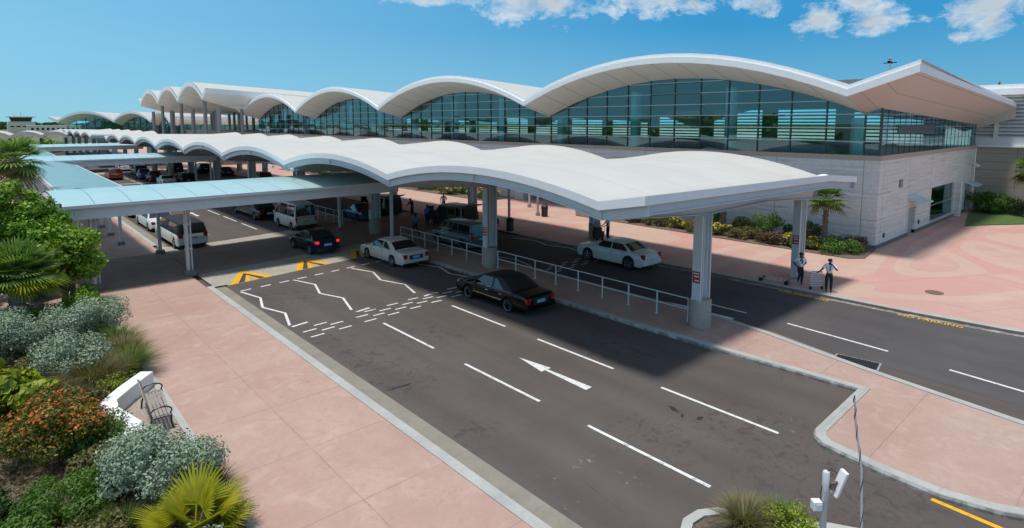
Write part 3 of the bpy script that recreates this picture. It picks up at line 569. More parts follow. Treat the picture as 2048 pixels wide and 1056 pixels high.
def build_T():
    terminal(T, 41.25, 45., 73.85, VT, (10.2, 136.5), 10.42, 3.14, 1.32, 1.05, .065, .75, 6.52, (13.1, 133.6))
    m = MB()
    def wall(y0, y1, z0, z1): m.box(45., 45.4, y0, y1, z0, z1)
    wall(13.02, 41.5, .1, 6.2); wall(41.5, 48.5, 3.3, 6.2); wall(48.5, 58, .1, 6.2); wall(58, 66, 3.3, 6.2); wall(66, 133.6, .1, 6.2)
    def rw(x0, x1, z0, z1): m.box(x0, x1, 13.02, 13.4, z0, z1)
    rw(45.4, 49.45, .1, 6.2); rw(49.45, 50.5, .1, 4.0); rw(49.45, 50.5, 4.62, 6.2); rw(50.5, 52.3, .1, 6.2); rw(52.3, 54.2, 2.25, 6.2); rw(54.2, 58.5, .1, 6.2); rw(58.5, 66.3, 3.35, 6.2); rw(58.5, 66.3, .1, .42); rw(66.3, 70.6, .1, 6.2); rw(70.6, 72.2, 2.3, 6.2); rw(72.2, 74., .1, 6.2)
    m.build('stone_wall', M['stone'], T)
    m = MB(); m.box(44.93, 45.5, 12.95, 133.7, 6.2, 6.52); m.box(45.5, 74., 12.95, 13.5, 6.2, 6.52); m.build('sill', M['sill_tan'], T)
    m = MB(); m.box(44.96, 45.38, 13., 41.5, .1, .38); m.box(45.38, 52.3, 12.96, 13.3, .1, .36); m.box(54.2, 70.6, 12.96, 13.3, .1, .36); m.build('plinth', M['plinth'], T)
    m = MB(); m.box(45.4, 74, 13.4, 133.6, 6.1, 6.5); m.build('upper_floor', M['inner_floor'], T)
    # back wall with louvred openings
    m = MB(); y = 13.4; k = 0
    while y < 133:
        m.box(63, 63.3, y, y+1.6, 6.5, 12.9); m.box(63, 63.3, y+1.6, y+7.4, 6.5, 6.9); m.box(63, 63.3, y+1.6, y+7.4, 10.2, 12.9); y += 7.4
    m.build('back_wall', M['inner_wall'], T)
    m = MB()
    for z in np.arange(7.0, 10.2, .34): m.box(63.05, 63.25, 13.4, 133.4, z, z+.15)
    m.build('sun_louver', M['louver'], T)
    m = MB(); m.loft([[(45.3, y, z-1.15), (63, y, z-1.6)] for y, z in wave(VT, (None, None), 10.42, 3.14, 10)], 0, False); m.build('inner_ceiling', M['inner_ceiling'], T)
    m = MB(); m.box(48.4, 58., 13.0, 13.06, 7.96, 8.62); m.build('vent_panel', M['mullion_dark'], T)
    m = MB()
    for ya_, yb_ in ((26.58, 29.08), (29.08, 31.58)):
        m.box(44.88, 44.98, ya_+.05, yb_-.05, 11.15, 11.23); m.box(44.88, 44.98, ya_+.05, yb_-.05, 12.05, 12.13)
    m.build('vent_window_frame', M['mullion_dark'], T)
    for y in np.arange(15.2, 132, 9.8):
        m = MB(); m.lathe((47.2, y, 6.5), [(.5, 0), (.5, 2.6 if y < 16 else 5.2)], 18); m.build('inner_column', M['inner_column'], T, smooth=True)
    for (a, b) in ((41.5, 48.5), (58, 66)):
        m = MB(); m.box(47., 47.05, a, b, .13, 3.3); m.build('entrance_glass', M['glass_lobby'], T)
        m = MB(); 
        for y in np.linspace(a, b, 6): m.box(46.94, 47.1, y-.05, y+.05, .13, 3.3)
        m.box(45.4, 47.1, a, b, 3.3, 3.5); m.box(45.4, 47.1, a-.25, a, .13, 3.5); m.box(45.4, 47.1, b, b+.25, .13, 3.5); m.build('entrance_frame', M['steel_white'], T)
    m = MB(); m.box(49.45, 50.5, 13.2, 13.25, 4.0, 4.62); m.build('vent', M['plinth'], T)
    m = MB(); m.box(52.3, 54.2, 13.22, 13.28, .13, 2.25); o = m.build('door', M['door_grey'], T); m = MB(); m.box(53.9, 54.0, 13.15, 13.22, 1.0, 1.2); m.build('handle', M['chrome'], o)
    m = MB(); m.box(70.6, 72.2, 13.22, 13.28, .13, 2.3); m.build('door', M['door_grey'], T)
    for x0, x1, z in ((52.1, 54.7, 2.72), (70.2, 72.6, 2.75)):
        m = MB(); m.add([(x0,13.02,z+.35),(x1,13.02,z+.35),(x1,12.0,z),(x0,12.0,z),(x0,13.02,z+.2),(x1,13.02,z+.2),(x1,12.0,z-.1),(x0,12.0,z-.1)], [(0,1,2,3),(7,6,5,4),(0,3,7,4),(1,5,6,2),(2,6,7,3)]); fix_normals(m.build('awning', M['awning'], T))
    wf = MB(); 
    for x in (58.5, 66.2): wf.box(x, x+.1, 13.15, 13.3, .42, 3.35)
    for z in (.42, 1.75, 3.29): wf.box(58.6, 66.2, 13.16, 13.28, z, z+.05)
    fr = wf.build('window', M['mullion_light'], T); m = MB(); m.box(58.55, 66.25, 13.21, 13.23, .45, 3.3); m.build('pane', M['glass_lobby'], fr); m = MB(); m.box(58.5, 66.3, 16.5, 16.6, .3, 3.4); m.build('blind', M['inner_wall'], fr)
    m = MB(); m.box(66.5, 67.3, 12.6, 13.02, .13, 3.35); m.build('pilaster', M['stone'], T)
    for x in (46.5, 55.0): m = MB(); m.box(x, x+.22, 12.93, 13.02, .75, 1.05); m.build('wall_outlet', M['mullion_dark'], T)
    m = MB(); m.box(72.9, 73.3, 12.7, 13.02, 4.6, 4.75); m.lathe((72.8, 12.6, 4.35), [(.02,0),(.16,.05),(.2,.15),(.16,.28),(.02,.34)], 14); m.build('camera_dome', M['sign_white'], T, smooth=True)
    for x, y in ((52, 24.), (52, 31.), (56, 57)): m = MB(); m.tube([(x, y, 12.6), (x, y, 14.2)], .012, 5); m.build('lightning_rod', M['galv'], T)
    m = MB(); m.box(45.5, 45.55, 40.3, 48.5, 5.75, 6.2); m.build('low_window', M['car_glass'], T)
rel(T, build_T)
# ---- panelled wing on the right
A = empty('panelled_wing', (74, 0, 0), 0, 'low service wing with tan panel wall, grey louvres and white roof edge', 'building')
def build_A():
    m = MB(); m.box(74, 86, -30, 13.0, .1, 6.4); m.build('wall', M['tan_panel'], A)
    m = MB(); m.box(73.95, 86, -30, 13.6, 6.4, 7.25); m.build('band', M['louver'], A)
    m = MB(); m.box(73.7, 86, -30, 13.6, 6.36, 6.5); m.build('ledge', M['fascia'], A)
    m = MB(); 
    for z in np.arange(7.3, 11.4, .36): m.add([(74.1,-30,z),(74.1,13.6,z),(74.35,13.6,z+.2),(74.35,-30,z+.2),(74.1,-30,z-.05),(74.1,13.6,z-.05)], [(0,1,2,3),(4,5,1,0)])
    for y in (11.6, 7.5): m.box(74.0, 74.2, y-.18, y+.18, 7.25, 11.4)
    m.build('louver', M['louver'], A)
    m = MB(); m.box(74.5, 86, -30, 13.6, 7.25, 11.4); m.build('louver_backing', M['inner_ceiling'], A)
    m = MB(); m.box(73.2, 86.5, -30, 14., 11.4, 12.0); m.box(73.5, 86.5, -30, 14., 12., 12.4); m.build('roof', M['fascia'], A)
    m = MB(); m.box(73.93, 74.02, -30, 12.9, .1, .35); m.build('plinth', M['plinth'], A)
rel(A, build_A)
# ---- check-in hall on tall columns, further down
Hh = empty('departure_hall', (33, 130, 0), 0, 'taller white wave roofed hall on rows of slim grey columns', 'terminal')
VH = [129.8, 149.7, 170.1, 191.5]
def build_H():
    P = wave(VH, (127.2, 193.9), 13.2, 3.1, 14, 1.3); th = .95
    m = MB(); m.loft([[(x, y, z+th-.05*(x-33)) for x in (33.1, 60, 92)] for y, z in P], 0, False); roof = m.build('roof', M['roof_white'], Hh, smooth=True, ang=25)
    m = MB(); m.loft([[(33, y, z+th), (33, y, z)] for y, z in P], 0, False); m.loft([[(33, 127.2, 14.5+th), (33, 127.2, 14.5)], [(92, 127.2, 14.5+th-3), (92, 127.2, 14.5-3)]], 0, False); m.build('fascia', M['fascia'], roof, smooth=True, ang=25)
    m = MB(); m.loft([[(33, y, z), (39, y, z-1.7), (92, y, z-3.5)] for y, z in P if 129.7 < y < 191.6], 0, False); m.add([(33,127.2,14.5),(33,129.8,13.2),(39,129.8,11.5),(39,129.75,11.5)], [(0,1,2,3)]); m.add([(33,127.2,14.5),(39,129.8,11.5),(92,129.8,9.7),(92,127.2,11.5)], [(0,1,2,3)]); m.build('soffit', M['soffit'], roof, smooth=True, ang=25)
    for x in (36., 46., 56., 66.):
        for y in VH:
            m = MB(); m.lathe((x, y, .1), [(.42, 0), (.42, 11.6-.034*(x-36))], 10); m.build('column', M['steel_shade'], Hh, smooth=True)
    for x in (41., 51., 61.):
        for y in VH[1:]: m = MB(); m.lathe((x, y, .1), [(.36, 0), (.36, 11.6-.034*(x-36))], 10); m.build('column', M['steel_shade'], Hh, smooth=True)
    for y in (139.7, 160, 180): m = MB(); m.lathe((36, y, .1), [(.4, 0), (.4, 14.2)], 10); m.build('column', M['steel_shade'], Hh, smooth=True)
    for x in (41., 51.): m = MB(); m.lathe((x, 131.5, .1), [(.34, 0), (.34, 11.6-.034*(x-36))], 10); m.build('column', M['steel_shade'], Hh, smooth=True)
    m = MB(); m.box(70, 70.1, 130, 191, 6.5, 13); m.box(48, 70, 133.8, 133.9, 6.5, 9.5); m.build('glass_wall', M['glass'], Hh)
    m = MB(); m.box(44, 90, 134, 191, .1, 6.2); m.box(43.6, 90, 133.7, 191, 6.2, 6.5); m.build('base_wall', M['sill_tan'], Hh)
    m = MB()
    for y in np.arange(130, 191, 3.): m.box(69.9, 70.2, y-.08, y+.08, 6.5, 12.5)
    m.box(69.9, 70.2, 130, 191, 8.8, 8.95); m.box(69.9, 70.2, 130, 191, 10.8, 10.95); m.build('mullion', M['mullion_dark'], Hh)
rel(Hh, build_H)
# ---- far terminal, curving away
F_ = empty('far_terminal', (60, 280, 0), 0, 'low distant terminal with white wave roof and teal glass, past the tall hall', 'terminal')
def px_dir(a): return math.tan(a)
def build_F():
    # valley points in plan (x, y): the front bends towards the road as it goes on
    V = [(64., 275.), (57., 294.), (45., 312.), (25.6, 322.)]; V = [(70.5,271.5)] + [(66.7,275.), (63.4,294.), (52.4,313.), (33.2,325.)] ; V = [(x-8.2, y+7.3) for x, y in V[1:]]
    pr_ = [(70.,270.2)] + V + [(30.5, 326.2)]
    P = []; zv, rise = 8.7, 3.9
    for i, (a, b) in enumerate(zip(V, V[1:])):
        for k in range(12): d_ = k/6-1; P.append((a[0]+(b[0]-a[0])*k/12, a[1]+(b[1]-a[1])*k/12, zv+rise*(1-d_*d_)))
    P.append((*V[-1], zv)); P.append((22., 333.7, zv+1.6)); P.insert(0, (59.8, 278.8, zv+1.6))
    n = (.80, .60)
    m = MB(); m.loft([[(x, y, z+1.), (x+n[0]*40, y+n[1]*40, z-.4)] for x, y, z in P], 0, False); roof = m.build('roof', M['roof_white'], F_, smooth=True, ang=25)
    m = MB(); m.loft([[(x, y, z+1.), (x, y, z)] for x, y, z in P], 0, False); m.loft([[(59.8, 278.8, zv+2.6), (59.8, 278.8, zv+1.2)], [(150., 278.8, zv+1.2), (150., 278.8, zv-.2)]], 0, False); m.build('fascia', M['fascia'], roof, smooth=True, ang=25)
    m = MB(); m.loft([[(x, y, z), (x+n[0]*5, y+n[1]*5, z-1.6)] for x, y, z in P], 0, False); m.add([(59.8,278.8,zv+1.2),(150,278.8,zv-.2),(150,284.3,zv-2),(63,284.3,zv-1.)], [(0,1,2,3)]); m.build('soffit', M['soffit'], roof, smooth=True, ang=25)
    m = MB(); m.loft([[(x+n[0]*4.8, y+n[1]*4.8, 3.), (x+n[0]*4.8, y+n[1]*4.8, z-1.5)] for x, y, z in P[1:-1]], 0, False); m.add([(63,283.8,3.),(150,283.8,3.),(150,283.8,7.),(63,283.8,7.9)], [(0,1,2,3)]); m.build('glass_wall', M['glass'], F_)
    m = MB()
    for x, y, z in P[1:-1:2]: m.box(x+n[0]*4.7-.12, x+n[0]*4.7+.12, y+n[1]*4.7-.12, y+n[1]*4.7+.12, 3., z-1.5)
    for x in range(66, 150, 5): m.box(x-.12, x+.12, 283.6, 283.9, 3., 7.6)
    m.build('mullion', M['mullion_dark'], F_)
    m = MB(); m.loft([[(x+n[0]*11, y+n[1]*11, 3.), (x+n[0]*11, y+n[1]*11, z-1.9)] for x, y, z in P[1:-1]], 0, False); m.box(66, 150, 290, 291, 3, 7); m.build('inner_wall', M['inner_wall'], F_)
    m = MB(); m.loft([[(x+n[0]*4.6, y+n[1]*4.6, 0), (x+n[0]*4.6, y+n[1]*4.6, 3.), (x+n[0]*40, y+n[1]*40, 3.)] for x, y, z in P], 0, False); m.box(63, 150, 283.7, 290, 0, 3.); m.build('base_wall', M['tan'], F_)
rel(F_, build_F)
# ---- control tower and low buildings on the horizon
Ct = empty('control_tower', (24, 640, 0), 0, 'small control tower with slanted green glass cab on a tan block', 'control tower')
m = MB(); m.box(-9, 9, -6, 6, 0, 8.2); m.box(-7.5, 7.5, -5, 5, 8.2, 9.2); m.build('block', M['tan'], Ct)
m = MB(); m.add([(-6.2,-5,9.2),(6.2,-5,9.2),(6.2,5,9.2),(-6.2,5,9.2),(-7.4,-6.2,12.6),(7.4,-6.2,12.6),(7.4,6.2,12.6),(-7.4,6.2,12.6)], [(0,1,5,4),(1,2,6,5),(2,3,7,6),(3,0,4,7)]); m.build('cab_glass', M['car_glass'], Ct)
m = MB(); m.box(-9.6, 9.6, -8, 8, 12.6, 13.3); m.build('roof', M['tan'], Ct)
m = MB(); m.tube([(0,0,13.3),(0,0,17)], .12, 6); m.tube([(-4,0,13.3),(-4,0,15.6)], .1, 6); m.build('antenna', M['plinth'], Ct)
m = MB()
for x in (-6,-2,2,6): m = MB(); m.box(x-1.3, x+1.3, -6.08, -5.98, 4.6, 5.6); m.build('window', M['car_glass'], Ct)
for x, y, w_, h_, lab in ((45, 600, 38, 5.5, 'long low tan building right of the control tower'), (-2, 620, 18, 8., 'pale flat roofed block left of the control tower')):
    o = empty('low_building', (x, y, 0), 0, lab, 'building'); m = MB(); m.box(-w_/2, w_/2, -6, 6, 0, h_); m.build('wall', M['tan'], o); m = MB(); m.box(-w_/2-.4, w_/2+.4, -6.4, 6.4, h_, h_+.7); m.build('roof', M['white_wall'], o)
    for k in np.arange(-w_/2+2, w_/2-2, 3.2): m = MB(); m.box(k, k+1.6, -6.06, -5.98, h_*.45, h_*.75); m.build('window', M['car_glass'], o)
# ------------------------------------------------------------------ white wave canopies over the kerb
def canopy(label, X0, X1, valleys, ends, cols, zv0=6.08, zv1=5.80, rise0=.80, rise1=1.12, colx=(22.35, 33.6), detail=True, basez=.13):
    root = empty('wave_canopy', (colx[0], valleys[0], 0), 0, label, 'canopy', 'white wave canopies along the kerb')
    def go():
        PA = wave(valleys, ends, zv0, rise0, 14, .36); PB = wave(valleys, ends, zv1, rise1, 14, .10)
        def top(i, x):
            f = (x-X0)/(X1-X0); zv_ = zv0*(1-f) + zv1*f; u = max(0, (f-.80)/.20); A_ = PA[i][1]-zv0; B_ = PB[i][1]-zv1
            return zv_ + (A_ if u == 0 else A_*(1-u) + B_*u)
        xs = [X0, X0+4, (X0+X1)/2, X0+.8*(X1-X0), X0+.88*(X1-X0), X1]; N = range(len(PA)); T_ = .29
        m = MB(); m.loft([[(x, PA[i][0], top(i, x)) for x in xs] for i in N], 0, False); roof = m.build('roof', M['roof_white'], root, smooth=True, ang=25)
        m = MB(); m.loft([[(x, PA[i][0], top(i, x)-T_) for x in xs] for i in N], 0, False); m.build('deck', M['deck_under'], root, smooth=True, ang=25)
        m = MB(); m.loft([[(X0, PA[i][0], top(i, X0)+.015), (X0, PA[i][0], top(i, X0)-T_), ] for i in N], 0, False); m.loft([[(X1, PA[i][0], top(i, X1)+.015), (X1, PA[i][0], top(i, X1)-T_)] for i in N], 0, False)
        for i in (0, len(PA)-1): m.loft([[(x, PA[i][0], top(i, x)+.015), (x, PA[i][0], top(i, x)-T_)] for x in xs], 0, False)
        m.build('fascia', M['fascia'], roof, smooth=True, ang=25)
        # arched edge beams: I-section, web set back, flanges proud
        m = MB()
        for x, s in ((X0+.22, 1), (X1-.22, -1)):
            for (dx, a, b) in ((.0, -T_-.32, -T_+.0), (-.11, -T_-.36, -T_-.32), (-.11, -T_-.03, -T_+.002)):
                w2 = .012 if dx == 0 else .11
                m.loft([[(x-w2, PA[i][0], top(i, x)+a), (x+w2, PA[i][0], top(i, x)+a), (x+w2, PA[i][0], top(i, x)+b), (x-w2, PA[i][0], top(i, x)+b)] for i in N], 0, True, True)
            if detail:
                for i in range(1, len(PA), 7): m.box(x-.1, x+.1, PA[i][0]-.012, PA[i][0]+.012, top(i, x)-T_-.32, top(i, x)-T_)
        for i in (0, len(PA)-1):
            y = PA[i][0] + (.2 if i == 0 else -.2)
            for a, b, w2 in ((-T_-.32, -T_, .012), (-T_-.36, -T_-.32, .11)):
                m.loft([[(x, y-w2, top(i, x)+a), (x, y+w2, top(i, x)+a), (x, y+w2, top(i, x)+b), (x, y-w2, top(i, x)+b)] for x in [X0+.2]+xs[1:-1]+[X1-.2]], 0, True, True)
        fix_normals(m.build('edge_beam', M['steel_white'], root, smooth=True, ang=25))
        # tapered cross girders from the column heads
        ca, cb = colx; mid = (ca+cb)/2
        for j, y in enumerate(valleys):
            m = MB(); zt = lambda x: (zv0*(1-(x-X0)/(X1-X0)) + zv1*(x-X0)/(X1-X0)) - T_ + .02
            zb = [(X0+.3, zt(X0)-.36), (ca, 4.95), (mid, 5.0), (cb, 4.65), (X1-.3, zt(X1)-.3)]
            for (xa, za), (xb, zb_) in zip(zb, zb[1:]):
                m.add([(xa,y-.02,za),(xb,y-.02,zb_),(xb,y-.02,zt(xb)),(xa,y-.02,zt(xa)),(xa,y+.02,za),(xb,y+.02,zb_),(xb,y+.02,zt(xb)),(xa,y+.02,zt(xa))], [(0,1,2,3),(7,6,5,4)])
                m.add([(xa,y-.14,za-.03),(xb,y-.14,zb_-.03),(xb,y+.14,zb_-.03),(xa,y+.14,za-.03),(xa,y-.14,za+.005),(xb,y-.14,zb_+.005),(xb,y+.14,zb_+.005),(xa,y+.14,za+.005)], [(3,2,1,0),(4,5,6,7),(0,1,5,4),(2,3,7,6)])
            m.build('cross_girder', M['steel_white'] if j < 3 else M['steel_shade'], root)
        if detail:
            m = MB()
            for j in range(len(valleys)-1):
                for x in np.arange(X0+1.6, X1-1, 2.6):
                    i0 = [i for i in N if abs(PA[i][0]-valleys[j]) < .01][0]
                    m.loft([[(x-.06, PA[i][0], top(i, x)-T_-.14), (x+.06, PA[i][0], top(i, x)-T_-.14), (x+.06, PA[i][0], top(i, x)-T_+.01), (x-.06, PA[i][0], top(i, x)-T_+.01)] for i in range(i0, i0+15, 2) if i < len(PA)], 0, True, True)
            m.build('purlin', M['deck_under'], root)
        for (x, ht) in ((ca, 4.93), (cb, 4.62)):
            for y in (cols if x < 30 or not detail else [q_+.6+.7*min(i_, 2) for i_, q_ in enumerate(cols)]):
                bz_ = basez if (detail and x > 30 and y < 14) else basez+1.1; m = MB()
                for sx in (-1, 1): m.box(x+sx*.36-.045, x+sx*.36+.045, y-.2, y+.2, bz_, ht); m.box(x+sx*.17-.02, x+sx*.17+.02, y-.16, y+.16, bz_, ht)
                m.box(x-.34, x+.34, y-.025, y+.025, bz_, ht); c = m.build('column', M['steel_white'], root)
                if bz_ > 1: m = MB(); m.lathe((x, y, basez-.02), [(.45, 0), (.45, 1.17), (.43, 1.2), (.02, 1.2)], 22); m.build('column_base', M['base'], c, smooth=True)
                if detail and y < 43:
                    m = MB(); m.box(x-.42, x-.408, y-.17, y+.17, 2.05, 2.55); s = m.build('sign', M['red_sign'], c); m = MB()
                    m = MB()
                    for q, (a, b) in enumerate(((2.44, 2.48), (2.31, 2.36), (2.14, 2.19))): m.box(x-.424, x-.4195, y-.13, y+.13-.03*q, a, b)
                    m.build('sign_lettering', M['sign_white'], c)
    rel(root, go); return root
C1V = [12.9, 27.1, 41.3, 55.6, 69.2, 82.8, 95.6, 108.4, 120.7]
canopy('nearest white wave canopy, its end beam above the railing and pale limousine', 15.5, 34.4, C1V, (11.0, 123.), [12.9, 27.0, 41.1, 55.4, 69.2, 82.8, 95.6, 108.4, 120.7])
canopy('farther white wave canopy beginning beyond the end of the near one', 15.2, 27., [139., 153., 167., 181., 195., 209.], (136.6, 211.), [139., 153., 167., 181., 195., 209.], colx=(19., 25.), detail=False)
Cf = empty('wave_canopy', (2, 150, 0), 0, 'tiny white wave canopy on dark pillars below the control tower', 'canopy', 'white wave canopies along the kerb')
def build_Cf():
    V = [-7.5, -1.2, 3.8, 8.6, 12.6]; P = []
    for a, b in zip(V, V[1:]):
        for k in range(8): d_ = k/4-1; P.append((a+(b-a)*k/8, 5.6+.75*(1-d_*d_)))
    P.append((V[-1], 5.6))
    m = MB(); m.loft([[(x, 150, z), (x, 150, z+.6), (x+1, 158, z+.7), (x+1, 158, z)] for x, z in P], 0, True, True); m.build('roof', M['roof_white'], Cf, smooth=True, ang=30)
    m = MB()
    for x in V: m.box(x-.25, x+.25, 152, 152.5, 0, 5.6)
    m.build('column', M['mullion_dark'], Cf)
rel(Cf, build_Cf)
# ------------------------------------------------------------------ teal walkway roofs
def cross_walkway(label, X0, X1, Y0, posts, posts2, deep=8.9, zlow=4.68, zc=4.98):
    root = empty('walkway_canopy', (X0, Y0, 0), 0, label, 'canopy', 'teal walkway canopies')
    def go():
        prof = [(Y0 + deep*k/12, zlow + (zc-zlow)*(1-(2*k/12-1)**2)) for k in range(13)]
        m = MB(); m.loft([[(x, y, z) for y, z in prof] for x in (X0, X1)], 0, False); m.loft([[(x, y, z-.06) for y, z in prof] for x in (X0, X1)], 0, False)
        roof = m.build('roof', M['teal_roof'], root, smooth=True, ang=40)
        m = MB()
        for y, s in ((Y0, -1), (Y0+deep, 1)):
            m.box(X0-.02, X1, min(y, y+s*.10), max(y, y+s*.10), zlow-.14, zlow+.02); m.box(X0+.1, X1-.1, min(y-s*.25, y-s*.13), max(y-s*.25, y-s*.13), zlow-.72, zlow-.02)
        m.build('gutter_beam', M['steel_white'], root)
        m = MB(); n = len(prof); x = X0
        m.add([(x, y, z-.09) for y, z in prof] + [(x, y, zlow-.70) for y, z in prof] + [(x+.1, y, z-.09) for y, z in prof] + [(x+.1, y, zlow-.70) for y, z in prof],
              [(i, i+1, n+i+1, n+i) for i in range(n-1)] + [(2*n+i+1, 2*n+i, 3*n+i, 3*n+i+1) for i in range(n-1)]); m.build('gable', M['fascia'], root)
        m = MB(); x = X0 + 1.56
        m = MB()
        for x in np.arange(X0+.8, X1, 3.12): m.box(x-.05, x+.05, Y0+.2, Y0+deep-.2, zlow-.28, zlow-.06)
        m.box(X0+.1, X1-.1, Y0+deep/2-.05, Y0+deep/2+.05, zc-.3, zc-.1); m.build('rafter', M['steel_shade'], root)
        for x, y in posts:
            m = MB()
            for dx, r_ in ((-.06, .115), (.15, .05)): m.tube([(x+dx, y, .4), (x+dx, y, zlow-.3)], r_, 10)
            m.box(x-.2, x+.2, y-.05, y+.05, 1.6, 1.7); m.box(x-.2, x+.2, y-.05, y+.05, 3., 3.1); p = m.build('post', M['galv'], root, smooth=True); m = MB(); m.box(x-.30, x+.30, y-.2, y+.2, .08, .42); m.build('post_base', M['post_foot'], p, bevel=.03)
        for x, y in posts2:
            m = MB(); m.box(x-.09, x+.09, y-.09, y+.09, .3, zlow-.3); p = m.build('post', M['steel_white'], root); m = MB(); m.box(x-.24, x+.24, y-.22, y+.22, .08, .34); m.build('post_base', M['post_foot'], p, bevel=.02)
    rel(root, go); return root
cross_walkway('nearest teal walkway roof crossing the road on paired steel posts', 2.38, 21.5, 35.75, [(3.83,36.7),(8.2,36.7)], [(22.3-.9,36.9),(20.9,44.2),(8.2,44.2),(4.0,44.2)])
cross_walkway('second teal walkway roof crossing the road beyond the nearest one', 2.8, 21.5, 79., [(4.4,80.),(8.2,80.)], [(4.4,87),(8.2,87),(20.9,80),(20.9,87)])
cross_walkway('farthest teal walkway roof, thin strip near the distant shrubs', 1.8, 21.5, 124., [(3.2,125.),(8.2,125.)], [(3.2,132),(8.2,132)])
def long_walkway(label, Ya, Yb, X0=3.1, X1=7.1):
    root = empty('walkway_canopy', (X0, Ya, 0), 0, label, 'canopy', 'teal walkway canopies')
    def go():
        prof = [(X0, 4.62), (X0+.9, 4.74), (X0+2, 4.68), (X0+3.1, 4.48), (X1, 4.20)]
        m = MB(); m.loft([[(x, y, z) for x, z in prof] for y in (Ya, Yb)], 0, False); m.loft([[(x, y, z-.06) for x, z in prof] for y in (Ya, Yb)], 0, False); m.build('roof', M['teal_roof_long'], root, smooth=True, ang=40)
        m = MB(); m.box(X1, X1+.1, Ya, Yb, 4.05, 4.22); m.box(X0-.1, X0, Ya, Yb, 4.35, 4.64); m.box(X1-.3, X1-.2, Ya, Yb, 3.8, 4.1); m.box(X0+.3, X0+.42, Ya, Yb, 4.1, 4.5); m.build('gutter_beam', M['steel_white'], root)
        m = MB()
        for y in np.arange(Ya+1, Yb, 3.1): m.box(X0+.1, X1-.1, y-.05, y+.05, 4.02, 4.12)
        m.build('rafter', M['steel_shade'], root)
        for y in np.arange(Ya+4.5, Yb, 4.6):
            for x in (X0+.35, X1-.35):
                m = MB(); m.box(x-.09, x+.09, y-.09, y+.09, .3, 4.1); p = m.build('post', M['steel_white'], root); m = MB(); m.box(x-.2, x+.2, y-.2, y+.2, .08, .34); m.build('post_base', M['post_foot'], p)
    rel(root, go)
long_walkway('long teal walkway roof behind the nearest crossing roof', 44.7, 78.9); long_walkway('long teal walkway roof leading to the farthest crossing roof', 88.0, 123.9)
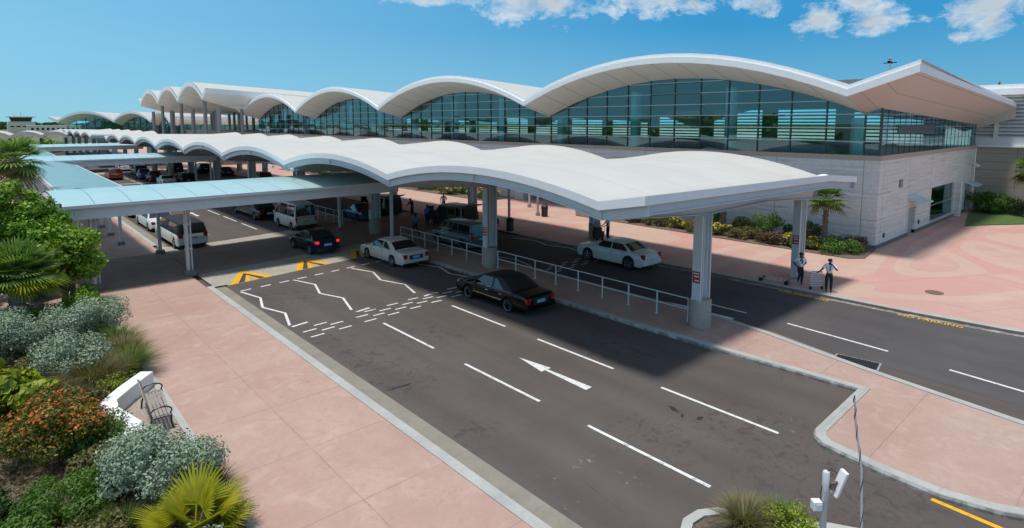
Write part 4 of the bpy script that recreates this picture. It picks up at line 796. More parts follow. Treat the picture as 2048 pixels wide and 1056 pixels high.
# ------------------------------------------------------------------ vehicles (front faces +Y)
def interp(pl, y):
    if y <= pl[0][0]: return pl[0][1]
    for (a, za), (b, zb) in zip(pl, pl[1:]):
        if y <= b: return za + (zb-za)*(y-a)/(b-a)
    return pl[-1][1]
def vehicle(name, label, cat, loc, rz, c):
    g = empty(name, loc, rz, label, cat, c.get('group'))
    L, Wd, wb, wr = c['L'], c['W'], c['wb'], c.get('wr', .33); hw = Wd/2; paint = M[c['paint']]; rear = -L/2; front = L/2
    ay = [c['rear_axle'], c['rear_axle'] + wb]; deck = c['deck']; sill = c.get('sill', .24); ar = wr + .06
    ys = set([rear, rear+.04, rear+.14, rear+.32, front-.42, front-.2, front-.07, front])
    ys |= set(np.linspace(rear+.5, front-.6, 10)) | {y for y, _ in deck if rear < y < front}
    for a in ay:
        ys = {y for y in ys if abs(y-a) > ar + .03 or y in (rear, front)}
        ys |= {a + ar*math.cos(PI*k/10) for k in range(11)} | {a-ar-.005, a+ar+.005}
    ys = sorted(ys); tp = c.get('taper', 1.)
    def plan(y):
        fr = max(0, (y - (front-.9))/.9); rr = max(0, ((rear+.7)-y)/.7)
        return hw*(1 - tp*(.12*fr**2.2 + .05*rr**2 + .05*max(0, fr-.85)/.15 + .04*max(0, rr-.85)/.15))
    def low(y):
        z = sill + (.10 if y > front-.1 or y < rear+.08 else 0)
        for a in ay:
            if abs(y-a) <= ar: z = max(z, wr + math.sqrt(max(0, ar*ar-(y-a)**2)))
        return z
    def dk(y):
        e = min(y-rear, front-y); return interp(deck, y) - (.10 if e < .02 else .03 if e < .09 else 0)
    rings = []
    for y in ys:
        w_, l, d_ = plan(y), low(y), dk(y); zs = d_ - min(.09, (d_-l)*.3); z1 = l + (zs-l)*.3; z2 = l + (zs-l)*.68
        pts = [(w_*.965, l), (w_*1.0, z1), (w_*.995, z2), (w_*.965, zs), (w_*.90, d_-.012), (w_*.5, d_+.012), (0, d_+.02)]
        rings.append([(x, y, z) for x, z in pts] + [(-x, y, z) for x, z in reversed(pts[:-1])])
    m = MB(); m.loft(rings, 0, False); n = len(rings[0]); m.add(rings[0], [tuple(range(n))]); m.add(rings[-1], [tuple(reversed(range(n)))])
    body = fix_normals(m.build('body', paint, g, smooth=True, ang=38))
    m = MB(); m.box(-hw+.22, hw-.22, rear+.2, front-.2, .19, min(c['belt'], .7)); m.build('underbody', M['black_plastic'], g)
    # greenhouse: windscreen foot / roof front / roof rear / back glass foot
    ya, yb, yc, yd = c['cab']; zb, zr = c['belt'], c['roof']; wbelt = hw*c.get('wbelt', .95); wr_ = hw*c.get('wroof', .74)
    def wx(z): return wbelt + (wr_-wbelt)*(z-zb)/(zr-zb)
    zf = interp(deck, ya) - .02; zd = interp(deck, yd) - .02; zk = zb - .05
    def sec(y, z, wt): return [(-wt, y, z-.05), (-wt*.93, y, z-.012), (-wt*.5, y, z+.012), (0, y, z+.018), (wt*.5, y, z+.012), (wt*.93, y, z-.012), (wt, y, z-.05)]
    m = MB(); zr2 = c.get('roof_rear', zr)
    rows = [sec(ya, zf+.03, wx(zf)), sec(ya+(yb-ya)*.55, zf+(zr-zf)*.60, wx(zf+(zr-zf)*.6)), sec(yb+.06, zr-.05, wx(zr-.05)), sec(yb-.22, zr, wr_), sec((yb+yc)/2, zr+c.get('crown', .015), wr_), sec(yc+.18, zr2, wr_*.985), sec(yc-.04, zr2-.05, wx(zr2-.05)*.985), sec(yd+(yc-yd)*.5, zd+(zr2-zd)*.55, wx(zd+(zr2-zd)*.55)*.98), sec(yd, zd+.03, wx(zd)*.97)]
    m.loft(rows, 0, False)
    for s in (0, -1):
        P = [r[s] for r in rows]; base = [(math.copysign(wx(zk), P[0][0]), p[1], min(zk, p[2]-.01)) for p in P]
        m.loft([[a, b] for a, b in zip(P, base)], 0, False)
    cab = fix_normals(m.build('cabin', M[c.get('roof_paint', c['paint'])], g, smooth=True, ang=32))
    # glazing laid just proud of the cabin
    def gl(name, pts, off=.007, par=None, mat='car_glass', nrm=None):
        pts = [Vector(p) for p in pts]; n_ = nrm or (pts[1]-pts[0]).cross(pts[-1]-pts[0]).normalized(); m = MB(); k = len(pts)
        m.add([p+n_*off for p in pts] + [p-n_*.03 for p in pts], [tuple(range(k))] + [(i, k+i, k+(i+1) % k, (i+1) % k) for i in range(k)]); return fix_normals(m.build(name, M[mat], par or g))
    def ys_at(z, e0, z0, e1, z1, f=.5): return e0 + (e1-e0)*max(0, min(1, (z-z0)/(z1-z0)))
    zlo, zhi = zb + .035, zr - .085
    for s in (-1, 1):
        for (y0, y1) in c['side']:
            q = []
            for z in (zlo, (zlo+zhi)/2, zhi):
                fmax = ys_at(z, ya, zf, yb, zr) - .10; rmin = ys_at(z, yd, zd, yc, zr2) + c.get('cpillar', .16)
                q.append((z, max(y0, rmin), min(y1, fmax)))
            if q[0][2]-q[0][1] < .1: continue
            pts = [(q[0][1], zlo), (q[0][2], zlo), (q[1][2], q[1][0]), (q[2][2], zhi), (q[2][1], zhi), (q[1][1], q[1][0])]
            gl('side_window', [(s*wx(z), y, z) for y, z in pts], .012, nrm=Vector((s, 0, (wbelt-wr_)/(zr-zb))).normalized())
    def front_glass(nm, r, ia, ib, k, nrm):
        lo, hi = r[ia], r[ib]; mid = r[(ia+ib)//2]; f = lambda a, b, t_: Vector(a).lerp(Vector(b), t_)
        m = MB(); A = []
        for row, tr in ((lo, .12), (mid, 0), (hi, -.10)):
            A.append(row)
        rr = [[f(A[0][i], A[1][i], .16) for i in range(7)], [Vector(p) for p in A[1]], [f(A[2][i], A[1][i], .14) for i in range(7)]]
        rr = [[p for p in r_] for r_ in rr]
        for r_ in rr: r_[0] = f(r_[0], r_[1], .7); r_[6] = f(r_[6], r_[5], .7)
        n_ = Vector(nrm); m.loft([[p+n_*.012 for p in r_] for r_ in rr], 0, False); return m.build(nm, M['car_glass'], g, smooth=True)
    front_glass('windscreen', rows, 0, 2, 0, (0, .6, .8)); front_glass('rear_window', rows, 8, 6, 0, (0, -.7, .7))
    # wheels
    for a in ay:
        for s in (-1, 1):
            x = s*(plan(a)-.105)
            m = MB(); m.lathe((x, a, wr), [(wr*.62, -.10), (wr*.94, -.105), (wr, -.06), (wr, .06), (wr*.94, .105), (wr*.62, .10)], 22, 'x'); wh = m.build('wheel', M['rubber'], g, smooth=True)
            m = MB(); m.lathe((x, a, wr), [(.01, s*.075), (wr*.30, s*.085), (wr*.62, s*.095), (wr*.66, s*.104), (wr*.66, s*.06), (.01, s*.05)], 22, 'x')
            for k in range(5): t_ = 2*PI*k/5+.3; m.obox((x+s*.088, a+wr*.36*math.cos(t_), wr+wr*.36*math.sin(t_)), (.012,0,0), (0, wr*.28*math.cos(t_), wr*.28*math.sin(t_)), (0, -.035*math.sin(t_), .035*math.cos(t_)))
            fix_normals(m.build('rim', M['alloy'], wh, smooth=True))
            m = MB(); m.lathe((x, a, wr), [(wr*.42, s*.089), (wr*.57, s*.0975), (wr*.57, s*.0985), (wr*.42, s*.0905)], 20, 'x') if not c.get('fine') else None
            if m.v: fix_normals(m.build('rim_shadow', M['dark_metal'], wh))
    # lamps, bumpers, plate, mirrors, handles
    tw, th, tz = c.get('tail', (.22, .20, .72)); lm = c.get('tail_mat', 'lamp_red')
    for s in (-1, 1):
        x1 = plan(rear+.05)*.985; x0 = x1 - tw; yb0 = rear - .012
        m = MB(); m.add([(s*x0, yb0, tz-th/2), (s*(x1-.03), yb0, tz-th/2), (s*(x1-.02), yb0, tz+th/2), (s*x0, yb0, tz+th/2), (s*x0, rear+.06, tz-th/2), (s*(x1+.025), rear+.16, tz-th/2), (s*(x1+.02), rear+.16, tz+th/2), (s*x0, rear+.06, tz+th/2)], [(0,1,2,3),(1,5,6,2),(4,7,6,5),(0,4,5,1),(3,2,6,7),(0,3,7,4)]); fix_normals(m.build('taillight', M[lm], g))
        hx = plan(front-.15)*.99; hz = c.get('head', .66)
        m = MB(); m.add([(s*(hx-.40), front+.005, hz-.08), (s*(hx-.10), front-.03, hz-.08), (s*(hx+.02), front-.26, hz-.07), (s*(hx-.42), front-.03, hz+.09), (s*(hx-.11), front-.08, hz+.09), (s*(hx), front-.30, hz+.08), (s*(hx-.3), front-.3, hz)], [(0,1,4,3),(1,2,5,4),(0,3,6),(3,4,5,6),(0,6,2,1),(2,6,5)]); fix_normals(m.build('headlight', M['lamp_clear'], g))
        mx = wx(zb+.08) + .10; m = MB(); m.box(s*mx-.09, s*mx+.09, ya-.42, ya-.30, zb+.02, zb+.17); m.build('mirror', M[c['paint']], g, bevel=.03)
        for hy in c.get('handles', ()): m = MB(); m.box(s*(hw*.985)-.018, s*(hw*.985)+.018, hy-.1, hy+.1, zb-.19, zb-.155); m.build('handle', M[c.get('trim') or c['paint']], g)
        for hy in c.get('shuts', ()): m = MB(); m.box(s*(hw*.99)-.008, s*(hw*.99)+.006, hy-.006, hy+.006, sill+.1, zb-.06); m.build('door_gap', M['black_plastic'], g)
        if c.get('trim'): m = MB(); m.box(s*hw*.995-.012, s*hw*.995+.012, ay[0]+ar+.05, ay[1]-ar-.05, .50, .535); m.build('side_trim', M[c['trim']], g); m = MB(); m.beam((s*wx(zb)*1.005, ys_at(zb, yd, zd, yc, zr2)+.05, zb+.012), (s*wx(zb)*1.005, ya-.1, zb+.012), .03, .022); m.build('window_trim', M[c['trim']], g)
    m = MB(); rw_ = plan(rear+.1)
    P = [(-rw_*1.0, rear+.30), (-rw_*1.0, rear+.10), (-rw_*.9, rear-.05), (0, rear-.09), (rw_*.9, rear-.05), (rw_*1.0, rear+.10), (rw_*1.0, rear+.30)]
    bz = c.get('bump', (.36, .54)); m.loft([[(x, y, bz[0]), (x*1.012, y-.012, (bz[0]+bz[1])/2), (x, y, bz[1]), (x*.9, y+.06, bz[1]+.005)] for x, y in P], 0, False); m.build('bumper', M[c.get('bumper', c['paint'])], g, smooth=True, ang=50)
    m = MB(); fw = plan(front-.1); P = [(-fw, front-.25), (-fw*.85, front-.02), (0, front+.06), (fw*.85, front-.02), (fw, front-.25)]
    m.loft([[(x, y, bz[0]-.03), (x, y+.012, .42), (x, y, bz[1]-.03)] for x, y in P], 0, False); m.build('bumper', M[c.get('bumper', c['paint'])], g, smooth=True, ang=50)
    pz = c.get('plate', .68); m = MB(); m.box(-.26, .26, rear-.028, rear-.012, pz-.075, pz+.075); m.build('number_plate', M[c.get('plate_mat', 'plate_blue')], g)
    if c.get('plinth'): m = MB(); m.box(-.48, .48, rear-.020, rear-.008, pz-.13, pz+.13); m.build('plate_recess', M['dark_metal'], g)
    if c.get('hood_glass'): pass
    return g
GC = 'cars and vans on the terminal roads'
def sedan(L, Wd, wb, ra, paint, roof=1.46, belt=.95, **k):
    f, r = L/2, -L/2
    d = dict(L=L, W=Wd, wb=wb, rear_axle=r+ra, paint=paint, belt=belt, roof=roof, deck=[(r, .86), (r+.12, .95), (r+1.05, belt+.03), (r+1.5, belt), (f-1.75, belt+.01), (f-.9, .90), (f-.2, .76), (f, .64)],
             cab=(f-1.55, f-2.25, r+1.75, r+.95), side=[(r+1.2, r+2.32), (r+2.42, f-1.5)], handles=(r+1.75, r+2.75), shuts=(r+1.5, r+2.37, f-1.75), group=GC); d.update(k); return d
def L5(paint, **k): return sedan(5.4, 1.96, 2.99, 1.25, paint, roof=1.47, tail=(.26, .26, .74), plinth=True, **k)
vehicle('sedan', 'black formal sedan with chrome trim beside the railing', 'car', (18.5, 21.4, 0), 0, L5('paint_black', trim='chrome', bumper='paint_black', roof_paint='vinyl_black', cpillar=.55, fine=True))
vehicle('sedan', 'pale cream sedan leaving the yellow chevrons', 'car', (19.0, 32.75, 0), R(1.5), L5('paint_cream', cpillar=.50))
vehicle('sedan', 'navy sedan with brake lights on, driving over the crossing', 'car', (16.35, 38.75, .104), R(1), sedan(4.5, 1.78, 2.6, .95, 'paint_navy', roof=1.46, tail=(.22, .17, .86), tail_mat='brake_glow', deck=[(-2.25,.92),(-2.1,1.02),(-1.5,1.04),(.7,.96),(1.4,.88),(2.05,.74),(2.25,.60)], cab=(.95,.10,-1.0,-1.75), side=[(-1.35,-.2),(-.12,.9)], handles=(-.75,.2), shuts=(-.95,-.15,.75)))
vehicle('limousine', 'black stretch limousine in the lane left of the white van', 'limousine', (18.6, 57.2, 0), R(.5), sedan(7.6, 1.96, 5.2, 1.25, 'paint_black', trim='chrome', roof=1.47, tail=(.3, .24, .76), side=[(-2.6,-1.5),(-1.4,-.2),(-.1,1.0),(1.1,2.3)], handles=(-2.0,1.6), shuts=(-2.3,-1.45,1.05,2.05)))
vehicle('limousine', 'white stretch limousine wagon with black roof, parked at the left kerb', 'limousine', (10.3, 48.3, 0), R(.3), dict(L=7.4, W=2.0, wb=4.9, wr=.38, rear_axle=-2.55, paint='paint_white', roof_paint='vinyl_black', belt=1.14, roof=1.86, deck=[(-3.7,1.0),(-3.6,1.12),(-3.3,1.15),(2.0,1.13),(2.5,1.10),(3.4,1.02),(3.7,.85)], cab=(2.25,1.55,-3.25,-3.62), side=[(-3.4,-2.1),(-2.0,-.6),(-.5,.9),(1.0,2.2)], tail=(.28,.30,1.02), head=.85, sill=.32, bump=(.42,.66), plate=.86, plate_mat='plate_blue', group=GC, handles=(-2.4,1.2), shuts=(-2.05,.95), wroof=.80))
vehicle('sedan', 'white limousine parked ahead of the black roofed stretch wagon', 'car', (10.35, 57.0, 0), 0, sedan(6.6, 1.95, 4.1, 1.2, 'paint_white', roof=1.47, tail=(.26,.24,.74), side=[(-2.1,-.9),(-.8,.4),(.5,1.8)], cpillar=.4))
vehicle('sedan', 'white sedan farthest ahead in the row at the left kerb', 'car', (10.4, 65.6, 0), 0, sedan(5.2, 1.9, 2.9, 1.15, 'paint_white'))
vehicle('luxury_sedan', 'pale blue grey luxury sedan with bright alloy wheels at the far kerb', 'car', (29.2, 22.75, 0), R(-.5), sedan(5.3, 1.95, 3.2, 1.05, 'paint_pearl', roof=1.53, belt=1.04, wr=.39, tail=(.2,.30,.88), plinth=False, plate=.9, plate_mat='sign_white', sill=.26, deck=[(-2.65,.86),(-2.5,1.0),(-1.7,1.06),(1.0,1.05),(1.6,1.03),(2.4,.95),(2.65,.78)], cab=(1.12,.42,-1.05,-1.85), side=[(-1.5,-.32),(-.24,1.1)], handles=(-.45,-.1), shuts=(-1.15,-.28,.85), trim=None))
def van(L, Wd, wb, paint, roof, belt, nose=.55, **k):
    f, r = L/2, -L/2
    d = dict(L=L, W=Wd, wb=wb, wr=.34, rear_axle=r+.95, paint=paint, belt=belt, roof=roof, deck=[(r, belt-.06), (r+.1, belt), (f-nose-.9, belt), (f-nose, belt-.05), (f-.12, belt-.32), (f, .75)], cab=(f-nose+.12, f-nose-.75, r+.18, r+.01), side=[(r+.25, r+1.5), (r+1.58, f-nose-1.25), (f-nose-1.15, f-nose+.1)], cpillar=.10, wroof=.86, wbelt=.985, tail=(.14,.42,belt-.22), head=.78, sill=.28, bump=(.30,.52), plate=.82, group=GC, taper=.6, handles=(r+1.9, f-nose-1.0), shuts=(r+1.54, f-nose-1.2)); d.update(k); return d
vehicle('minibus', 'cream high roof minibus waiting before the crossing', 'van', (19.0, 48.7, 0), R(.6), van(4.8, 1.86, 2.75, 'paint_cream', 2.2, 1.18, .35, plate_mat='plate_yellow', bumper='dark_metal', crown=.06))
vehicle('minivan', 'grey van with red tail light behind the railing', 'van', (24.95, 33.5, .02), 0, van(4.9, 1.85, 3.0, 'paint_grey', 1.86, 1.06, .95, tail=(.12,.55,1.05)))
def open_van(label, loc, rz, paint, side):
    v = vehicle('minivan', label, 'van', loc, rz, van(4.8, 1.85, 2.9, paint, 1.82, 1.04, .95))
    L = 4.8
    m = MB(); m.beam((0, -2.34, 1.84), (0, -3.25, 2.06), 1.5, .07, 0); t_ = m.build('tailgate', M[paint], v, bevel=.03); m = MB(); m.beam((0, -2.6, 1.855), (0, -3.15, 1.985), 1.2, .05); m.build('pane', M['car_glass'], t_)
    m = MB(); m.box(side*.96-.03, side*.96+.03, -1.7, -.5, .4, 1.72); d_ = m.build('sliding_door', M[paint], v, bevel=.02); m = MB(); m.box(side*.965-.035, side*.965+.035, -1.55, -.65, 1.1, 1.6); m.build('pane', M['car_glass'], d_)
    m = MB(); m.box(side*.955-.012, side*.955+.012, -.45, .75, .42, 1.68); m.build('doorway', M['black_plastic'], v)
    m = MB(); m.box(-.72, .72, -2.43, -2.405, .62, 1.72); m.build('load_opening', M['black_plastic'], v)
    m = MB(); m.box(side*.96-.02, side*1.75, 1.42, 1.48, .42, 1.05) if side > 0 else m.box(-1.75, -.94, 1.42, 1.48, .42, 1.05); fd = m.build('front_door', M[paint], v); m = MB(); s0, s1 = sorted((side*.98, side*1.6)); m.box(s0, s1, 1.40, 1.47, 1.05, 1.6); m.build('pane', M['car_glass'], fd)
    return v
open_van('olive minivan with tailgate and sliding door open near the waste bin', (29.3, 40.3, .1), 0, 'paint_olive', -1)
open_van('dark minivan with raised tailgate unloading by the flower bed', (28.4, 50.6, 0), R(-4), 'paint_charcoal', -1)
vehicle('hatchback', 'dark blue car half hidden by a post behind the railing', 'car', (24.9, 48.6, 0), 0, sedan(4.2, 1.75, 2.5, .85, 'paint_blue', roof=1.55, tail=(.2,.3,.9)))
SUVK = dict(L=4.7, W=1.88, wb=2.75, wr=.37, rear_axle=-1.4, belt=1.10, roof=1.74, deck=[(-2.35,1.0),(-2.25,1.1),(.9,1.09),(1.3,1.06),(2.15,.95),(2.35,.8)], cab=(1.1,.35,-1.95,-2.3), side=[(-2.1,-1.2),(-1.1,-.15),(-.05,1.05)], tail=(.2,.4,1.05), head=.85, sill=.32, bump=(.4,.62), plate=.9, group=GC, wroof=.8)
def suv(label, loc, paint, rz=0, **k): q = dict(SUVK); q['paint'] = paint; q.update(k); return vehicle('sport_utility_car', label, 'car', loc, rz, q)
suv('red people carrier alone in the sunlit lane', (14.5, 108.4, 0), 'paint_red', tail=(.15,.5,1.1), plate_mat='plate_yellow')
suv('white car with dark glass ahead of the red people carrier', (18.3, 126, 0), 'paint_white')
suv('dark tall car beside the red people carrier', (18.9, 114.5, 0), 'paint_charcoal')
vehicle('hatchback', 'black hatchback nearest in the dark group by the canopy columns', 'car', (18.5, 100.6, 0), 0, sedan(4.1, 1.74, 2.5, .8, 'paint_charcoal', roof=1.55, tail=(.24,.3,.9)))
vehicle('hatchback', 'blue hatchback tucked ahead of the black hatchback', 'car', (18.2, 106.5, 0), 0, sedan(4.1, 1.74, 2.5, .8, 'paint_blue', roof=1.55))
suv('black tall car under the canopy past the second walkway roof', (27.8, 111.5, 0), 'paint_black')
suv('dark van shape between two canopy columns far off', (24.5, 116, 0), 'paint_charcoal', roof=2.0)
vehicle('sedan', 'white car on the left of the far pair before the second crossing', 'car', (17.2, 148, 0), 0, sedan(4.6, 1.8, 2.7, 1., 'paint_white'))
vehicle('sedan', 'white car on the right of the far pair before the second crossing', 'car', (19.6, 150, 0), 0, sedan(4.6, 1.8, 2.7, 1., 'paint_white'))
vehicle('sedan', 'white car far down under the canopy edge', 'car', (26.4, 149, 0), 0, sedan(4.6, 1.8, 2.7, 1., 'paint_white'))
vehicle('sedan', 'charcoal sedan by the far kerb beyond the minivans', 'car', (29.3, 104, 0), 0, sedan(4.6, 1.8, 2.7, 1., 'paint_charcoal'))
suv('dark car showing its roof above the nearest teal roof', (20.6, 92, 0), 'paint_black', roof=1.8)
vehicle('sedan', 'white car peeking above the nearest teal roof', 'car', (18.6, 93.5, 0), 0, sedan(4.6, 1.8, 2.7, 1., 'paint_white'))
suv('black car seen between the canopy columns at mid distance', (29.3, 87, 0), 'paint_black')
# ------------------------------------------------------------------ railings
def railing(label, Ya, Yb, x=22.3, z0=.14):
    r = empty('railing', (x, Ya, z0), 0, label, 'railing', 'white two bar railings on the island')
    Ln = Yb - Ya; n = max(2, round(Ln/1.65)); m = MB()
    m.tube([(0,0,1.04),(0,Ln,1.04)], .028, 8); m.build('top_rail', M['steel_white'], r, smooth=True)
    m = MB(); m.tube([(0,0,.56),(0,Ln,.56)], .022, 8); m.build('mid_rail', M['steel_white'], r, smooth=True)
    for k in range(n+1): m = MB(); m.box(-.026,.026,Ln*k/n-.026,Ln*k/n+.026,0,1.03); m.box(-.07,.07,Ln*k/n-.07,Ln*k/n+.07,0,.015); m.build('post', M['steel_white'], r)
railing('white railing between the two nearest canopy columns', 13.45, 26.2); railing('white railing beside the grey van', 27.65, 37.2)
railing('white railing behind the cream minibus', 46.6, 54.9); railing('white railing beside the black stretch limousine', 55.9, 68.7)
# ------------------------------------------------------------------ people
def skin(name, pts, edges, mat, parent=None, root=0, sub=1):
    bm = bmesh.new(); lay = bm.verts.layers.skin.verify(); vs = []
    for i, (p, r) in enumerate(pts):
        v = bm.verts.new(p); v[lay].radius = (r, r) if not isinstance(r, tuple) else r; v[lay].use_root = (i == root); vs.append(v)
    for a, b in edges: bm.edges.new((vs[a], vs[b]))
    me = bpy.data.meshes.new(name); bm.to_mesh(me); bm.free(); o = link(name, me, parent, mat)
    s = o.modifiers.new('skin', 'SKIN'); s.use_smooth_shade = True
    if sub: q = o.modifiers.new('sub', 'SUBSURF'); q.levels = sub; q.render_levels = sub
    return o
def person(label, loc, rz, J, shirt='shirt_white', trousers='trousers_navy', cap=None, hair=True, bag=None, sleeve=.55, group='people around the terminal road'):
    d = dict(pel=(0,0,.93), wai=(0,0,1.06), che=(0,.01,1.30), nek=(0,.01,1.47), hed=(0,.03,1.60), top=(0,.02,1.70), kl=(-.11,.03,.50), kr=(.11,.03,.50), al=(-.11,-.01,.09), ar=(.11,-.01,.09), el=(-.27,-.02,1.14), er=(.27,-.02,1.14), wl=(-.28,.08,.90), wr=(.28,.08,.90)); d.update(J)
    g = lambda k: Vector(d[k]); out = []; E = []
    def add(p, r, par=None): out.append((tuple(p), r)); (E.append((par, len(out)-1)) if par is not None else None); return len(out)-1
    pel = add(g('pel'), .125); wai = add(g('wai'), .12, pel); che = add(g('che'), .14, wai); nk = add(g('nek'), .058, che); nk2 = add(g('nek').lerp(g('hed'), .45), .055, nk)
    hd = add(g('hed'), (.082,.098), nk2); add(g('top'), .075, hd)
    fwd = Vector((0,1,0)) if 'look' not in d else Vector(d['look']).normalized()
    ns = add(g('hed')+fwd*.105, .016, hd)
    body_r = dict(l=-1, r=1); SH = {}; HIP = {}
    for s, q in body_r.items():
        sh = g('che') + Vector((q*.185, 0, .10)); SH[s] = sh
        a = add(sh, .062, che); b = add(g('e'+s), .045, a); c = add(g('w'+s), .033, b)
        dr = (g('w'+s)-g('e'+s)).normalized(); sd = dr.cross(Vector((0,0,1))); sd = sd.normalized() if sd.length > .1 else Vector((0,1,0))
        pm = add(g('w'+s)+dr*.06, .034, c)
        for k, (o_, ln) in enumerate(((-.026,.065),(-.009,.078),(.009,.072),(.026,.056))): f1 = add(g('w'+s)+dr*.11+sd*o_, .0105, pm); add(g('w'+s)+dr*(.11+ln*.8)+sd*o_*.9+Vector((0,0,-.015)), .008, f1)
        t1 = add(g('w'+s)+dr*.05+sd*.045, .012, pm); add(g('w'+s)+dr*.09+sd*.058, .009, t1)
        hp = g('pel') + Vector((q*.095, 0, -.04)); HIP[s] = hp
        a = add(hp, .085, pel); b = add(g('k'+s), .058, a); c = add(g('a'+s), .038, b); add(g('a'+s)+Vector((0,.10,-.05)) if ('t'+s) not in d else g('t'+s), .032, c)
    o = skin('person', out, E, M['skin_dark']); o.location = loc; o.rotation_euler = (0,0,rz); tag(o, label, 'person', group)
    # shirt
    P = [(g('pel')+Vector((0,0,.03)), .142), (g('wai'), .142), (g('che'), .158), (g('nek')-Vector((0,0,.05)), .078)]; Q = [(0,1),(1,2),(2,3)]
    for s in 'lr': n = len(P); P += [(SH[s], .082), (SH[s].lerp(g('e'+s), sleeve), .075), (SH[s].lerp(g('e'+s), sleeve+.22), .068)]; Q += [(2,n),(n,n+1),(n+1,n+2)]
    skin('shirt', [(tuple(p), r) for p, r in P], Q, M[shirt], o)
    P = [(g('pel')+Vector((0,0,.06)), .138), (g('pel'), .138)]; Q = [(0,1)]
    for s in 'lr': n = len(P); P += [(HIP[s], .105), (g('k'+s), .080), (g('a'+s)+Vector((0,0,.0)), .062)]; Q += [(1,n),(n,n+1),(n+1,n+2)]
    skin('trousers', [(tuple(p), r) for p, r in P], Q, M[trousers], o)
    for s in 'lr':
        a = g('a'+s); tp_ = a+Vector((0,.13,-.055)) if ('t'+s) not in d else g('t'+s); skin('shoe', [(tuple(a+Vector((0,-.05,-.045))), .042), (tuple(a.lerp(tp_, .5)+Vector((0,0,-.02))), .046), (tuple(tp_), .036)], [(0,1),(1,2)], M['shoe_black'], o)
    hc = g('hed')
    if cap:
        m = MB(); m.lathe((hc.x, hc.y-.01, hc.z+.02), [(.108,0),(.11,.04),(.09,.10),(.03,.125),(.001,.127)], 14); h = m.build('cap', M[cap], o, smooth=True)
        m = MB(); c = hc + fwd*.15; sdv = fwd.cross(Vector((0,0,1))); m.obox(c+Vector((0,0,.03)), fwd*.055, sdv*.06, Vector((0,0,.007))); m.build('visor', M['cap_red'], h)
    else:
        m = MB(); m.lathe((hc.x, hc.y-.015, hc.z+.025), [(.098,-.04),(.104,.02),(.088,.085),(.03,.112),(.001,.114)], 14); m.build('hair', M['hair_black'], o, smooth=True)
    for q in (-1, 1):
        sdv = fwd.cross(Vector((0,0,1))); m = MB(); c = hc + fwd*.095 + sdv*q*.033 + Vector((0,0,.012)); m.obox(c, fwd*.006, sdv*.012, Vector((0,0,.006))); m.build('eye', M['sign_white'], o)
    if bag == 'lanyard':
        m = MB(); c = g('che'); m.tube([c+Vector((-.05,.10,.13)), c+Vector((0,.165,-.06))], .009, 5); m.tube([c+Vector((.05,.10,.13)), c+Vector((0,.165,-.06))], .009, 5); m.obox(c+Vector((0,.17,-.10)), (.03,0,0), (0,.006,0), (0,0,.04)); m.build('lanyard', M['trousers_navy'], o)
    if bag == 'backpack':
        m = MB(); c = g('che'); m.obox(c+Vector((0,-.24,-.05)), (.15,0,0), (0,.09,0), (0,0,.22)); m.build('backpack', M['suit_dark'], o, bevel=.05)
    return o
FC = R(138)   # facing the camera side of the road
person('porter in white shirt leaning on the canopy column, one foot raised', (32.15, 12.75, .13), R(135), dict(pel=(0,0,.90), wai=(0,.0,1.03), kl=(-.10,.05,.48), al=(-.08,0,.09), kr=(.14,.30,.62), ar=(.16,.12,.24), tr=(.16,.25,.20), el=(-.33,-.10,1.15), wl=(-.15,-.17,.95), er=(.36,-.06,1.16), wr=(.2,.12,.98), look=(.1,1,-.1)), bag='lanyard')
person('porter in white shirt and cap with one hand held to his face', (31.75, 11.15, .13), R(118), dict(kl=(-.1,.02,.5), kr=(.12,.04,.5), el=(-.34,.12,1.16), wl=(-.08,.20,1.47), er=(.36,.12,1.18), wr=(.52,.32,1.10), look=(-.2,1,-.15)), cap='cap_navy', bag='lanyard')
person('porter in white shirt pushing a dark trolley beside a column', (34.0, 27.35, .13), R(65), dict(el=(-.26,.16,1.16), wl=(-.18,.40,1.05), er=(.26,.16,1.16), wr=(.18,.40,1.05)))
person('traveller in dark suit with backpack behind the canopy column', (28.9, 34.25, .0), R(-20), dict(), shirt='suit_dark', trousers='suit_dark', bag='backpack')
person('man in pale shirt standing past the front of the olive minivan', (33.2, 47.2, .13), R(150), dict(el=(-.3,.12,1.15), wl=(-.16,.3,1.1)))
person('man in light blue shirt at the open door of the olive minivan', (27.55, 41.6, .1), R(-70), dict(er=(.27,.2,1.2), wr=(.2,.42,1.15)), shirt='shirt_blue')
person('person in blue shirt walking behind the railing near the grey van', (24.3, 38.3, .1), R(20), dict(kl=(-.1,.16,.52), al=(-.1,.2,.1), kr=(.1,-.03,.5), ar=(.1,-.28,.14)), shirt='shirt_blue')
person('dark clothed person loading at the raised tailgate', (29.6, 47.2, .0), R(20), dict(che=(0,.12,1.27), nek=(0,.18,1.42), hed=(0,.24,1.54), top=(0,.25,1.64), el=(-.25,.32,1.12), wl=(-.18,.55,1.0), er=(.25,.32,1.12), wr=(.18,.55,1.0)), shirt='suit_dark', trousers='suit_dark')
